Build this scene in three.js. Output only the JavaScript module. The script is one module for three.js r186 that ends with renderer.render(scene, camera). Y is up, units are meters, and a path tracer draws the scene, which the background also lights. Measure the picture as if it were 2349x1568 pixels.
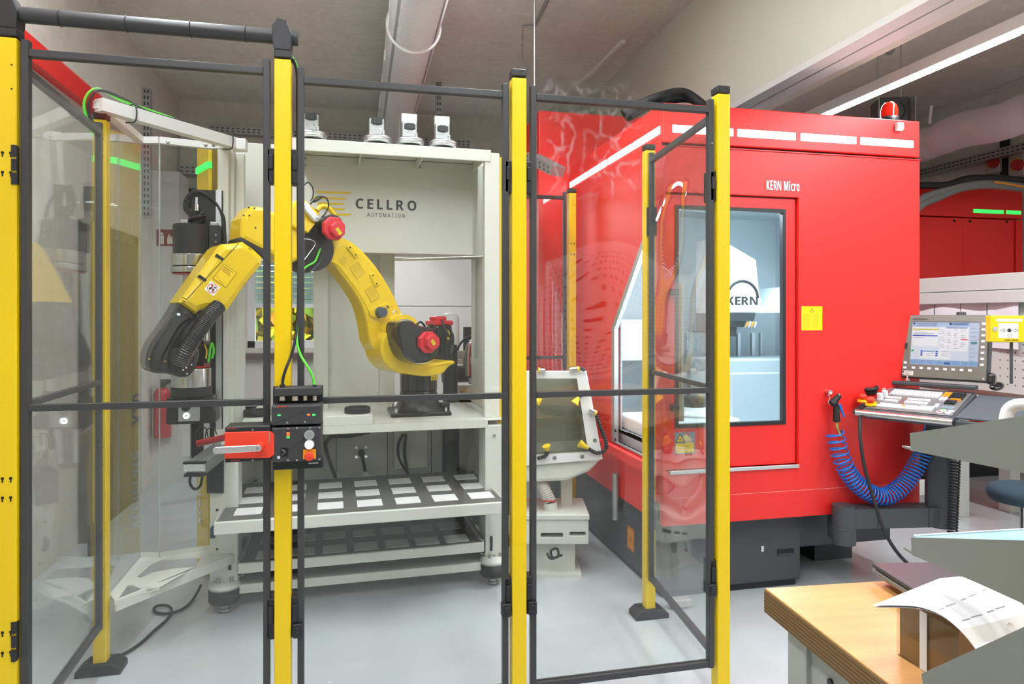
import * as THREE from 'three';
import { RoundedBoxGeometry } from 'three/addons/geometries/RoundedBoxGeometry.js';
import { mergeGeometries } from 'three/addons/utils/BufferGeometryUtils.js';
import { RectAreaLightUniformsLib } from 'three/addons/lights/RectAreaLightUniformsLib.js';
import { FontLoader } from 'three/addons/loaders/FontLoader.js';
import { TextGeometry } from 'three/addons/geometries/TextGeometry.js';
import { createNoise2D } from 'simplex-noise';

// ---------------------------------------------------------------- camera, light, exposure
const scene = new THREE.Scene();
const F = 1566, CX = 1174.5, HY = 725, EYE = 1.47, TH = 12.74 * Math.PI / 180;   // focal length and horizon in pixels of the 2349 x 1568 frame
const camera = new THREE.PerspectiveCamera(2 * Math.atan(784 / F) * 180 / Math.PI, 2349 / 1568, 0.05, 60);
camera.position.set(0, EYE, 0);
camera.rotation.y = -TH;
camera.setViewOffset(2349, 1568, 0, 784 - HY, 2349, 1568);
scene.add(camera);
const renderer = new THREE.WebGLRenderer({ antialias: true });
renderer.toneMapping = THREE.LinearToneMapping;
renderer.toneMappingExposure = 0.9;
renderer.shadowMap.enabled = true;
RectAreaLightUniformsLib.init();
scene.background = new THREE.Color().setRGB(6.0, 6.6, 7.2);      // overcast daylight outside the windows
const LED_POWER = 95, LED_GLOW = 14, CHAMBER = 38;                             // ceiling light lines
function areaLight(w, h, power, color, x, y, z, rx = 0, ry = 0, parent = scene) {
  const l = new THREE.RectAreaLight(color, power, w, h);
  l.position.set(x, y, z); l.rotation.set(rx, ry, 0, 'YXZ'); l.castShadow = true; parent.add(l); return l;
}

// ---------------------------------------------------------------- helpers
let seed = 7;
const rnd = () => { seed = (seed * 1664525 + 1013904223) >>> 0; return seed / 4294967296; };
const V = (x, y, z) => new THREE.Vector3(x, y, z);
const rad = (d) => d * Math.PI / 180;
const cT = Math.cos(TH), sT = Math.sin(TH);
function ray(u, v) { const a = (u - CX) / F, b = (HY - v) / F; return V(a * cT + sT, b, a * sT - cT); }   // per metre of depth
const P = {                                   // photo pixel -> point, by depth or on a plane
  D: (u, v, d) => ray(u, v).multiplyScalar(d).add(camera.position),
  Y: (u, v, y) => { const r = ray(u, v); return r.multiplyScalar((y - EYE) / r.y).add(camera.position); },
  X: (u, v, x) => { const r = ray(u, v); return r.multiplyScalar(x / r.x).add(camera.position); },
  Z: (u, v, z) => { const r = ray(u, v); return r.multiplyScalar(z / r.z).add(camera.position); },
};
class Frame {                                 // a turned local frame standing at o; pixels -> local points on its planes
  constructor(o, phi) { this.o = o.clone(); this.phi = phi; this.c = Math.cos(phi); this.s = Math.sin(phi); }
  toLocal(p) { const x = p.x - this.o.x, z = p.z - this.o.z; return V(x * this.c - z * this.s, p.y - this.o.y, x * this.s + z * this.c); }
  plane(u, v, k, val) {
    const r = ray(u, v), rl = V(r.x * this.c - r.z * this.s, r.y, r.x * this.s + r.z * this.c), q = this.toLocal(camera.position);
    return rl.multiplyScalar((val - q[k]) / rl[k]).add(q);
  }
  X(u, v, x) { return this.plane(u, v, 'x', x); }
  Y(u, v, y) { return this.plane(u, v, 'y', y); }
  Z(u, v, z) { return this.plane(u, v, 'z', z); }
  poly(list, z) { return list.map(([u, v]) => { const p = this.Z(u, v, z); return [p.x, p.y]; }); }
}
// geometries
function at(g, x = 0, y = 0, z = 0, rx = 0, ry = 0, rz = 0) {
  g.applyMatrix4(new THREE.Matrix4().compose(V(x, y, z), new THREE.Quaternion().setFromEuler(new THREE.Euler(rx, ry, rz)), V(1, 1, 1))); return g;
}
const box = (w, h, d, x, y, z, rx, ry, rz) => at(new THREE.BoxGeometry(w, h, d), x, y, z, rx, ry, rz);
const rbox = (w, h, d, r, x, y, z, rx, ry, rz) => at(new RoundedBoxGeometry(w, h, d, 2, Math.min(r, w / 2.01, h / 2.01, d / 2.01)), x, y, z, rx, ry, rz);
const span = (x0, x1, y0, y1, z0, z1, r = 0) => r ? rbox(Math.abs(x1 - x0), Math.abs(y1 - y0), Math.abs(z1 - z0), r, (x0 + x1) / 2, (y0 + y1) / 2, (z0 + z1) / 2)
  : box(Math.abs(x1 - x0), Math.abs(y1 - y0), Math.abs(z1 - z0), (x0 + x1) / 2, (y0 + y1) / 2, (z0 + z1) / 2);
const cyl = (r0, r1, h, x, y, z, rx, ry, rz, n = 28) => at(new THREE.CylinderGeometry(r0, r1, h, n), x, y, z, rx, ry, rz);
const sph = (r, x, y, z, sx = 1, sy = 1, sz = 1) => { const g = new THREE.SphereGeometry(r, 20, 14); g.scale(sx, sy, sz); return at(g, x, y, z); };
const torus = (R, r, x, y, z, rx, ry, rz, arc = Math.PI * 2) => at(new THREE.TorusGeometry(R, r, 10, 36, arc), x, y, z, rx, ry, rz);
const lathe = (pts, x, y, z, rx, ry, rz, n = 36) => at(new THREE.LatheGeometry(pts.map((p) => new THREE.Vector2(p[0], p[1])), n), x, y, z, rx, ry, rz);
function tube(pts, r, n = 0, closed = false, rs = 8) {
  const c = new THREE.CatmullRomCurve3(pts.map((p) => Array.isArray(p) ? V(...p) : p), closed, 'centripetal');
  return new THREE.TubeGeometry(c, n || Math.max(8, pts.length * 8), r, rs, closed);
}
function bar(a, b, w, h) {                    // a square bar from a to b
  const L = a.distanceTo(b), g = new THREE.BoxGeometry(w, h, L), m = new THREE.Matrix4().lookAt(a, b, V(0, 1, 0)); m.setPosition(a.clone().add(b).multiplyScalar(0.5)); g.applyMatrix4(m); return g;
}
function rod(a, b, r, r2 = r, n = 16) { const g = new THREE.CylinderGeometry(r2, r, a.distanceTo(b), n); g.applyMatrix4(new THREE.Matrix4().compose(a.clone().add(b).multiplyScalar(0.5), new THREE.Quaternion().setFromUnitVectors(V(0, 1, 0), b.clone().sub(a).normalize()), V(1, 1, 1))); return g; }
function shape(pts, holes = []) {
  const s = new THREE.Shape(pts.map((p) => new THREE.Vector2(p[0], p[1])));
  for (const h of holes) s.holes.push(new THREE.Path((h).map((p) => new THREE.Vector2(p[0], p[1])))); return s;
}
function smooth(pts, n = 6) {                 // rounds a traced outline
  const c = new THREE.CatmullRomCurve3(pts.map((p) => V(p[0], p[1], 0)), true, 'centripetal'); return c.getPoints(pts.length * n).slice(0, -1).map((p) => [p.x, p.y]);
}
function extr(pts, z0, z1, bevel = 0, holes = []) {   // an outline in x/y with thickness from z0 to z1, bevel included in both
  const g = new THREE.ExtrudeGeometry(shape(pts, holes), { depth: z1 - z0 - 2 * bevel, bevelEnabled: bevel > 0, bevelThickness: bevel, bevelSize: bevel, bevelOffset: -bevel, bevelSegments: 2, curveSegments: 8 });
  return at(g, 0, 0, z0 + bevel);
}
const rect = (x0, x1, y0, y1) => [[x0, y0], [x1, y0], [x1, y1], [x0, y1]];
const circle = (x, y, r, n = 24) => Array.from({ length: n }, (_, i) => [x + r * Math.cos(i / n * 2 * Math.PI), y + r * Math.sin(i / n * 2 * Math.PI)]);
function rrect(x0, x1, y0, y1, r, n = 4) {
  const o = []; for (const [cx, cy, a] of [[x1 - r, y0 + r, -90], [x1 - r, y1 - r, 0], [x0 + r, y1 - r, 90], [x0 + r, y0 + r, 180]]) for (let i = 0; i <= n; i++) { const t = rad(a + 90 * i / n); o.push([cx + r * Math.cos(t), cy + r * Math.sin(t)]); } return o;
}
function tidy(g) { const o = g.index ? g.toNonIndexed() : g.clone(); for (const k of Object.keys(o.attributes)) if (!['position', 'normal', 'uv'].includes(k)) o.deleteAttribute(k); o.morphAttributes = {}; return o; }
function boxUV(g) {
  const p = g.attributes.position, n = g.attributes.normal, uv = new Float32Array(p.count * 2);
  for (let i = 0; i < p.count; i++) {
    const ax = Math.abs(n.getX(i)), ay = Math.abs(n.getY(i)), az = Math.abs(n.getZ(i)), x = p.getX(i), y = p.getY(i), z = p.getZ(i);
    if (ay >= ax && ay >= az) { uv[2 * i] = x; uv[2 * i + 1] = z; } else if (ax >= az) { uv[2 * i] = z; uv[2 * i + 1] = y; } else { uv[2 * i] = x; uv[2 * i + 1] = y; }
  }
  g.setAttribute('uv', new THREE.BufferAttribute(uv, 2)); return g;
}
const used = {};
function numbered(n) { used[n] = (used[n] ?? -1) + 1; return used[n] ? n + '_' + String(used[n]).padStart(3, '0') : n; }
function geo(list, keep) { list = Array.isArray(list) ? list : [list]; const g = list.length > 1 || !keep ? mergeGeometries(list.map(tidy)) : list[0]; return keep ? g : boxUV(g); }
const LOOSE = new Set('screw,bolt,key_hole,rivet,bolt_hole,slot,anchor_bolt,motor_cable,elbow_cable,cable,cover_slot,cover_mark,cover_screw,wrist_screw,mark,corner_plate,rail_column,air_hose,grey_rail,door_seam,support_bolt,key,vent,nozzle_hole,led_bar,chain,plug,clip_screw,cable_plug,orange_key,black_key,white_key,seam'.split(','));   // small alike pieces: a mesh each
function part(name, list, mat, parent, label, keep) {
  if (Array.isArray(list) && list.length > 1 && LOOSE.has(name)) { let m; for (const g of list) m = part(name, [g], mat, parent, label, keep); return m; }
  const m = new THREE.Mesh(geo(list, keep), mat); m.name = name; m.castShadow = m.receiveShadow = true; if (label) m.userData.label = label; parent.add(m); return m;
}
function tag(o, label, category, group) { o.userData.label = label; o.userData.category = category; if (group) o.userData.group = group; return o; }
function thing(name, label, category, frame, group) {
  const o = new THREE.Group(); o.name = numbered(name); if (frame) { if (frame.isVector3) o.position.copy(frame); else { o.position.copy(frame.o); o.rotation.y = frame.phi; } }
  scene.add(o); return tag(o, label, category, group);
}
function solo(name, list, mat, label, category, group, keep) { const m = part(numbered(name), list, mat, scene, null, keep); return tag(m, label, category, group); }
function struct(name, list, mat, parent = scene, keep) { const m = part(name, list, mat, parent, null, keep); if (parent === scene) m.userData.kind = 'structure'; return m; }
function clone(o, label, frame) { const r = o.clone(); r.name = numbered(o.name.replace(/_\d{3}$/, '')); if (label) r.userData.label = label; if (frame) { if (frame.isVector3) r.position.copy(frame); else { r.position.copy(frame.o); r.rotation.y = frame.phi; } } scene.add(r); return r; }

// ---------------------------------------------------------------- textures and materials
const n2 = createNoise2D(() => rnd());
function tex(size, fn, metres, srgb = true, h = size) {        // fn(x, y in 0..1) -> [r,g,b] 0..255
  const d = new Uint8Array(size * h * 4);
  for (let j = 0; j < h; j++) for (let i = 0; i < size; i++) { const c = fn(i / size, j / h), k = 4 * (j * size + i); d[k] = c[0]; d[k + 1] = c[1]; d[k + 2] = c[2]; d[k + 3] = 255; }
  const t = new THREE.DataTexture(d, size, h); t.wrapS = t.wrapT = THREE.RepeatWrapping; t.magFilter = THREE.LinearFilter; t.minFilter = THREE.LinearMipmapLinearFilter; t.generateMipmaps = true;
  if (srgb) t.colorSpace = THREE.SRGBColorSpace; t.repeat.set(1 / metres[0], 1 / metres[1]); t.needsUpdate = true; return t;
}
function tile(x, y, f) { const a = 2 * Math.PI; return (n2(f * Math.cos(a * x) + 9, f * Math.sin(a * y)) + n2(f * Math.sin(a * x), f * Math.cos(a * y) + 5) + n2(f * Math.cos(a * x), f * Math.cos(a * y) - 8)) / 2.2; }
const clamp = (x, a = 0, b = 255) => Math.max(a, Math.min(b, x));
const grainBump = tex(256, () => { const v = 90 + 120 * rnd(); return [v, v, v]; }, [0.35, 0.35], false);
const softBump = tex(256, (x, y) => { const v = 128 + 60 * tile(x, y, 1.2) + 40 * tile(x, y, 4) + 20 * rnd(); return [clamp(v), clamp(v), clamp(v)]; }, [0.8, 0.8], false);
const std = (rgb, rough = 0.5, o = {}) => new THREE.MeshPhysicalMaterial({ color: new THREE.Color().setRGB(...rgb), roughness: rough, ...o });
const glow = (rgb, k) => new THREE.MeshStandardMaterial({ color: new THREE.Color().setRGB(...rgb), emissive: new THREE.Color().setRGB(...rgb), emissiveIntensity: k, roughness: 0.4 });
const pane = (rgb = [0.95, 0.965, 0.96], rough = 0) => std(rgb, rough, { transmission: 1, thickness: 0, ior: 1.5 });
const M = {
  yellow: std([0.80, 0.545, 0.0], 0.36, { bumpMap: grainBump, bumpScale: 0.00006 }),
  frame: std([0.042, 0.042, 0.044], 0.42, { bumpMap: grainBump, bumpScale: 0.00008 }),
  black: std([0.016, 0.016, 0.018], 0.42),
  rubber: std([0.012, 0.012, 0.013], 0.6),
  gloss: std([0.012, 0.012, 0.013], 0.16, { clearcoat: 0.6, clearcoatRoughness: 0.12 }),
  white: std([0.66, 0.665, 0.59], 0.42, { bumpMap: grainBump, bumpScale: 0.00006 }),
  whiteBright: std([0.78, 0.78, 0.76], 0.4),
  red: std([0.80, 0.022, 0.018], 0.40, { bumpMap: grainBump, bumpScale: 0.00018 }),
  capRed: std([0.62, 0.018, 0.03], 0.34),
  lockRed: std([0.78, 0.05, 0.02], 0.45),
  base: std([0.055, 0.062, 0.07], 0.5, { bumpMap: grainBump, bumpScale: 0.00012 }),
  robot: std([0.80, 0.54, 0.0], 0.26, { clearcoat: 0.35, clearcoatRoughness: 0.15 }),
  steel: std([0.60, 0.60, 0.58], 0.22, { metalness: 1 }),
  alu: std([0.72, 0.73, 0.74], 0.34, { metalness: 1 }),
  zinc: std([0.42, 0.43, 0.42], 0.45, { metalness: 0.8 }),
  chrome: std([0.8, 0.8, 0.8], 0.1, { metalness: 1 }),
  inox: std([0.60, 0.62, 0.63], 0.34, { metalness: 0.85 }),
  slot: std([0.008, 0.008, 0.008], 0.7),
  pane: pane(), clear: pane([0.93, 0.95, 0.94]),
  greyPlate: std([0.20, 0.21, 0.18], 0.45, { bumpMap: grainBump, bumpScale: 0.00008 }),
  benchWhite: std([0.62, 0.62, 0.57], 0.42),
  green: std([0.10, 0.62, 0.03], 0.45), blueHose: std([0.0, 0.16, 0.62], 0.22, { clearcoat: 0.5 }),
  orange: std([0.85, 0.30, 0.01], 0.45), keyWhite: std([0.72, 0.74, 0.76], 0.4),
  glowWhite: glow([0.95, 0.97, 1.0], 9), glowGreen: glow([0.03, 1.0, 0.10], 1.8), glowRed: glow([1.0, 0.09, 0.02], 3),
};
const font = await new FontLoader().loadAsync('fonts/droid/droid_sans_bold.typeface.json');
const fontR = await new FontLoader().loadAsync('fonts/droid/droid_sans_regular.typeface.json');
function text(str, size, depth, f = font, spacing = 0) {       // starts at x = 0, baseline at y = 0
  if (!spacing) return new TextGeometry(str, { font: f, size, depth, curveSegments: 4 });
  let x = 0; const l = []; for (const ch of str) { if (ch === ' ') { x += size * 0.5; continue; } const g = new TextGeometry(ch, { font: f, size, depth, curveSegments: 4 }); g.computeBoundingBox(); const b = g.boundingBox; at(g, x - b.min.x, 0, 0); x += b.max.x - b.min.x + spacing; l.push(tidy(g)); }
  return mergeGeometries(l);
}
function canvasMat(w, h, draw, o = {}) {                       // flat print
  const c = document.createElement('canvas'); c.width = w; c.height = h; const g = c.getContext('2d'); draw(g, w, h);
  const t = new THREE.CanvasTexture(c); t.colorSpace = THREE.SRGBColorSpace; t.anisotropy = 8; return new THREE.MeshStandardMaterial({ map: t, roughness: 0.45, ...o });
}
function print(name, w, h, mat, parent, x, y, z, rx = 0, ry = 0, rz = 0, label, thick = 0.001) {   // a printed plate: its face carries the print
  const g = new THREE.BoxGeometry(w, h, thick), uv = g.attributes.uv; for (let i = 0; i < uv.count; i++) if (i < 16 || i > 19) uv.setXY(i, 0.01, 0.01);
  at(g, 0, 0, thick / 2); const m = part(name, [g], mat, parent, label, true); m.position.set(x, y, z); m.rotation.set(rx, ry, rz); return m;
}

// ---------------------------------------------------------------- the hall
const XL = -1.76, XR = 6.15, ZB = -7.5, ZF = 4.2, YC = 3.68;
const floorMap = tex(1024, (x, y) => {
  let v = 187 + 5 * tile(x, y, 0.7) + 4 * tile(x, y, 2.5) + 5 * (rnd() - 0.5);
  const k = tile(x + 0.3, y + 0.1, 1.6) + 0.5 * tile(x, y, 5); if (k > 1.12) v += 22;             // dried white splashes
  const d = tile(x + 0.7, y + 0.6, 1.3) + 0.45 * tile(y, x, 6); if (d > 1.05) v -= 9;             // worn dull patches
  return [clamp(v - 3), clamp(v + 3), clamp(v + 4)];
}, [3.1, 3.1]);
const wallMap = tex(512, (x, y) => { const v = 214 + 6 * tile(x, y, 1) + 6 * tile(x, y, 5) + 10 * (rnd() - 0.5); return [clamp(v), clamp(v - 2), clamp(v - 12)]; }, [2.2, 2.2]);
const ceilMap = tex(512, (x, y) => { let v = 222 + 6 * tile(x, y, 1.1) + 6 * tile(x, y, 6) + 12 * (rnd() - 0.5); if (tile(y, x, 7) > 1.25) v -= 40; return [clamp(v), clamp(v - 2), clamp(v - 12)]; }, [2.4, 2.4]);
M.floor = new THREE.MeshPhysicalMaterial({ map: floorMap, roughness: 0.26, bumpMap: softBump, bumpScale: 0.0006 });
M.wall = new THREE.MeshPhysicalMaterial({ map: wallMap, roughness: 0.85, bumpMap: softBump, bumpScale: 0.001 });
M.ceil = new THREE.MeshPhysicalMaterial({ map: ceilMap, roughness: 0.9, bumpMap: softBump, bumpScale: 0.0015 });
M.joint = std([0.78, 0.77, 0.70], 0.9);
M.wallWhite = std([0.66, 0.66, 0.62], 0.75);
struct('floor', span(XL - 0.2, XR + 0.2, -0.15, 0, ZB - 0.2, ZF + 0.2), M.floor);
const ceiling = struct('ceiling', span(XL - 0.2, XR + 0.2, YC - 0.002, YC + 0.2, ZB - 0.2, ZF + 0.2), M.joint);
for (let i = 0; ; i++) { const z1 = -4.86 - 4 * 0.62 + 0.62 * i; if (z1 > ZF) break; part('slab', span(XL, XR, YC - 0.004, YC + 0.03, Math.max(ZB, z1 - 0.61), z1), M.ceil, ceiling); }
// back wall with the shuttered window (hole), left wall, right wall, wall behind the camera with windows
const bw = rect(XL - 0.2, XR + 0.2, 0, YC), wB = [-1.12, -0.12, 1.14, 2.5];
struct('wall_back', at(extr(bw, -0.2, 0, 0, [rect(wB[0], wB[1], wB[2], wB[3])]), 0, 0, ZB), M.wall);
struct('wall_left', span(XL - 0.2, XL, 0, YC, ZB, ZF), M.wall);
struct('wall_right', span(XR, XR + 0.2, 0, YC, ZB, ZF), M.wall);
struct('wall_front', span(XL - 0.2, XR + 0.2, 0, YC, ZF, ZF + 0.2), M.wall);
M.winFrame = std([0.75, 0.77, 0.78], 0.4);
{ // rear window with half lowered slatted shutter
  const [a, b, y0, y1] = wB, z = ZB - 0.1;
  const w = struct('window_1', [span(a, a + 0.07, y0, y1, z - 0.04, z + 0.04), span(b - 0.07, b, y0, y1, z - 0.04, z + 0.04), span(a, b, y0, y0 + 0.07, z - 0.04, z + 0.04), span(a, b, y1 - 0.07, y1, z - 0.04, z + 0.04), span(a + 0.30, a + 0.36, y0, y1, z - 0.04, z + 0.04), span(a, b, 1.56, 1.6, z - 0.03, z + 0.03)], M.winFrame);
  part('pane', span(a + 0.05, a + 0.31, y0 + 0.05, y1 - 0.05, z - 0.004, z + 0.004), M.clear, w);
  part('pane', span(a + 0.35, b - 0.05, y0 + 0.05, y1 - 0.05, z - 0.004, z + 0.004), M.clear, w);
  const slat = std([0.42, 0.60, 0.58], 0.5);
  for (let i = 0; i < 15; i++) { const m = part('slat', rbox(b - a - 0.1, 0.056, 0.012, 0.004, (a + b) / 2, 1.62 + i * 0.06, z - 0.07, 0.35), slat, w); }
  struct('trim_1', span(a - 0.35, 0.4, 1.03, 1.09, ZB - 0.02, ZB + 0.14), std([0.13, 0.09, 0.08], 0.6));
  // hedge outside
  const leaf = new THREE.PlaneGeometry(0.1, 0.07), hedge = new THREE.InstancedMesh(leaf, new THREE.MeshStandardMaterial({ side: THREE.DoubleSide, roughness: 0.8 }), 6500), mt = new THREE.Matrix4(), q = new THREE.Quaternion(), col = new THREE.Color();
  for (let i = 0; i < 6500; i++) { q.setFromEuler(new THREE.Euler(rnd() * 6, rnd() * 6, rnd() * 6)); mt.compose(V(-2.6 + 3.4 * rnd(), 0.02 + 2.0 * rnd() ** 0.9, ZB - 1.3 - 1.0 * rnd()), q, V(1.6, 1.6, 1.6)); hedge.setMatrixAt(i, mt); hedge.setColorAt(i, rnd() < 0.55 ? col.setRGB(0.75, 0.52 + 0.2 * rnd(), 0.02) : rnd() < 0.5 ? col.setRGB(0.25, 0.42, 0.04) : col.setRGB(0.7, 0.3, 0.02)); }
  hedge.name = 'hedge'; hedge.userData = { label: 'yellow and green autumn hedge outside the rear window', category: 'hedge', kind: 'stuff' }; scene.add(hedge);
  struct('ground_outside', span(XL - 3, XR + 3, -0.2, 0, ZB - 6, ZB - 0.21), std([0.28, 0.27, 0.22], 0.9));
}
{ const x0 = P.Z(880, 700, ZB).x, x1 = P.Z(1130, 700, ZB).x, ys = P.Z(1000, 702, ZB).y; struct('wall_cladding_lower', span(x0, x1, 0, ys - 0.004, ZB, ZB + 0.05), std([0.74, 0.73, 0.68], 0.8)); struct('wall_cladding_upper', span(x0, x1, ys + 0.004, 2.75, ZB, ZB + 0.05), std([0.74, 0.73, 0.68], 0.8)); }
// white lower wall, pillar and dark doorway at the back left
struct('wall_white_rear', span(XL + 0.02, 0.35, 0, 1.03, ZB, ZB + 0.06), M.wallWhite);
{ const p = P.Z(368, 700, -6.7); struct('trim_2', span(p.x - 0.19, p.x + 0.19, 0, 2.75, -6.9, -6.55), M.wallWhite); }
{ const d = struct('door_1', span(XL, XL + 0.03, 0, 2.02, -5.9, -5.0), std([0.06, 0.055, 0.055], 0.6)); part('door_frame', [span(XL, XL + 0.05, 0, 2.1, -5.0, -4.92), span(XL, XL + 0.05, 0, 2.1, -5.98, -5.9), span(XL, XL + 0.05, 2.02, 2.1, -5.98, -4.92)], std([0.09, 0.08, 0.08], 0.6), d); }
// downstand beam with its two-piece soffit
const beamFace = std([0.56, 0.55, 0.46], 0.85, { bumpMap: softBump, bumpScale: 0.002 });
struct('trim_3', span(2.29, 2.60, 2.80, YC, ZB, ZF), beamFace);
{ const soffit = std([0.62, 0.6, 0.57], 0.5); struct('trim_4', span(2.285, 2.375, 2.765, 2.8, ZB, ZF), soffit); struct('trim_5', span(2.387, 2.475, 2.765, 2.8, ZB, ZF), soffit); }

struct('trim_6', span(XL, XL + 0.06, 2.84, 2.97, -5.2, 2.0), M.red);   // red painted rail on the left wall
// ceiling light lines (LED trunking along the hall)
function lightLine(x, y, z0, z1, label, group, up = 0) {
  const L = z1 - z0, t = thing('ceiling_light', label, 'light', V(x, y, (z0 + z1) / 2), group);
  part('housing', [box(0.07, 0.06, L, 0, 0.035, 0)], M.whiteBright, t);
  const n = Math.max(1, Math.round(L / 1.5));
  for (let i = 0; i < n; i++) part('led_diffuser', box(0.058, 0.01, L / n - 0.012, 0, 0, -L / 2 + (i + 0.5) * L / n), M.led, t);
  for (let k = -1; k <= 1; k += 2) part('chain', rod(V(0, 0.06, k * (L / 2 - 0.5)), V(0, YC - y, k * (L / 2 - 0.5)), 0.004), M.zinc, t);
  areaLight(0.058, L, LED_POWER, 0xf4f8ff, x, y - 0.012, (z0 + z1) / 2, -Math.PI / 2);
  if (up) { part('added_led_uplight', box(0.05, 0.004, L - 0.02, 0, 0.068, 0), M.led, t); areaLight(0.05, L, LED_POWER * up, 0xf4f8ff, x, y + 0.078, (z0 + z1) / 2, Math.PI / 2); }   // upward light added to brighten the ceiling
}
M.led = glow([0.93, 0.97, 1.0], LED_GLOW);
lightLine(3.02, 2.80, -5.6, 0.4, 'long white LED light line hung on chains beside the concrete beam', null);
lightLine(0.75, 3.55, -3.9, 1.15, 'white LED light line above the aisle in front of the middle fence post', 'light lines above the aisle', 0.45);
lightLine(-0.85, 3.55, -3.9, 1.15, 'white LED light line above the aisle in front of the fence door', 'light lines above the aisle', 0.45);
lightLine(0.33, 2.5, -6.9, -5.1, 'added white LED light line over the rear aisle, unseen behind the robot cell', null);  // unseen lamp, added to brighten the rear wall
lightLine(4.2, 3.1, -1.6, 2.6, 'added unseen white LED light line above the floor by the right wall', null, 0.4);  // added line out of view, fills the hall with light

// ---------------------------------------------------------------- safety fence
const ZFence = -2.28, ZRear = -3.13, PH = 2.3;
const postX = [25, 650, 1188, 1653].map((u) => P.Z(u, 800, ZFence).x);
function post(name, x, z, label, opts = {}) {
  const t = thing('fence_post', label, 'post', V(x, 0, z), 'yellow fence posts'), w = 0.05;
  const body = part('post_body', rbox(w, PH - 0.045, w, 0.004, 0, (PH + 0.005) / 2 , 0), M.yellow, t);
  part('cap', [rbox(w + 0.002, 0.026, w + 0.002, 0.004, 0, PH - 0.003, 0)], M.black, t);
  const foot = [extr([[-0.085, 0], [0.085, 0], [0.085, 0.022], [0.055, 0.045], [-0.055, 0.045], [-0.085, 0.022]], -0.05, 0.05, 0.004)];
  part('foot', opts.footTurn ? foot.map((g) => at(g, 0, 0, 0, 0, opts.footTurn)) : foot, M.rubber, t);
  const key = [];
  const hole = (x, y) => at(extr([[-0.0018, -0.012], [0.0018, -0.012], [0.0018, -0.0038], [0.0038, -0.0018], [0.0042, 0], [0.003, 0.003], [0, 0.0042], [-0.003, 0.003], [-0.0042, 0], [-0.0038, -0.0018], [-0.0018, -0.0038]], -0.001, 0.001), x, y, w / 2 + 0.0002);
  for (const y of opts.keys || [0.36, 0.43, 0.86, 0.93, 1.83, 1.90]) for (const k of [-1, 1]) key.push(hole(k * 0.0105, y));
  for (const y of [PH - 0.1, PH - 0.17]) key.push(cyl(0.0025, 0.0025, 0.002, 0.013, y, w / 2 + 0.0002, Math.PI / 2, 0, 0, 8));
  if (opts.holes !== false) part('key_hole', key.map((g) => opts.sideTurn ? at(g, 0, 0, 0, 0, opts.sideTurn) : g), M.slot, body);
  for (const [dx, dz, y, h, sx, sz] of opts.clamps || []) {
    part('clamp', [rbox(sx, h, sz, 0.004, dx, y, dz), rbox(sx * 0.55, h * 0.42, sz * 1.25, 0.003, dx, y + 0.1 * h, dz)], M.black, t);
  }
  return t;
}
const cl = (s) => [[s * 0.036, -0.012, 1.945, 0.11, 0.026, 0.05], [s * 0.036, -0.012, 0.515, 0.13, 0.03, 0.05], [s * 0.046, 0.014, 0.475, 0.045, 0.03, 0.03]];
post('a', postX[0], ZFence, 'yellow fence post carrying the door hinges, holding the black lintel tube', { keys: [1.944, 1.887, 1.0, 0.944, 0.554, 0.495] });
post('b', postX[1], ZFence, 'yellow fence post behind the black interlock box', { holes: false, clamps: [...cl(-1).slice(0, 2), ...cl(1)] });
post('c', postX[2], ZFence, 'yellow fence post between the two fixed clear front panels', { holes: false, clamps: [...cl(-1), ...cl(1)] });
post('d', postX[3], ZFence, 'yellow front corner fence post before the red machine door', { holes: false, clamps: cl(-1) });
const pLR = P.Y(233, 1538, 0), pRR = P.Y(1488, 1411, 0), pFR = P.Z(1311, 700, -4.31), pMR = P.Z(1152, 700, -4.31);
post('e', pLR.x, pLR.z, 'yellow rear fence post at the end of the left side panel', { clamps: [[-0.03, 0.02, 1.93, 0.14, 0.045, 0.05], [-0.02, 0.03, 0.56, 0.13, 0.03, 0.05]] });
post('f', pRR.x, pRR.z, 'yellow rear fence post with black foot beside the red machine side', { clamps: [[0, 0.03, 1.93, 0.14, 0.045, 0.04], [0.02, 0.03, 0.5, 0.13, 0.03, 0.05]] });
post('g', pFR.x, pFR.z, 'yellow fence post deep behind the washing funnel, against the red machine side', { keys: [1.0, 1.07, 1.88, 1.95] });
post('h', pMR.x, pMR.z, 'yellow fence post at the far right corner of the white robot cell', { holes: false });
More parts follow.
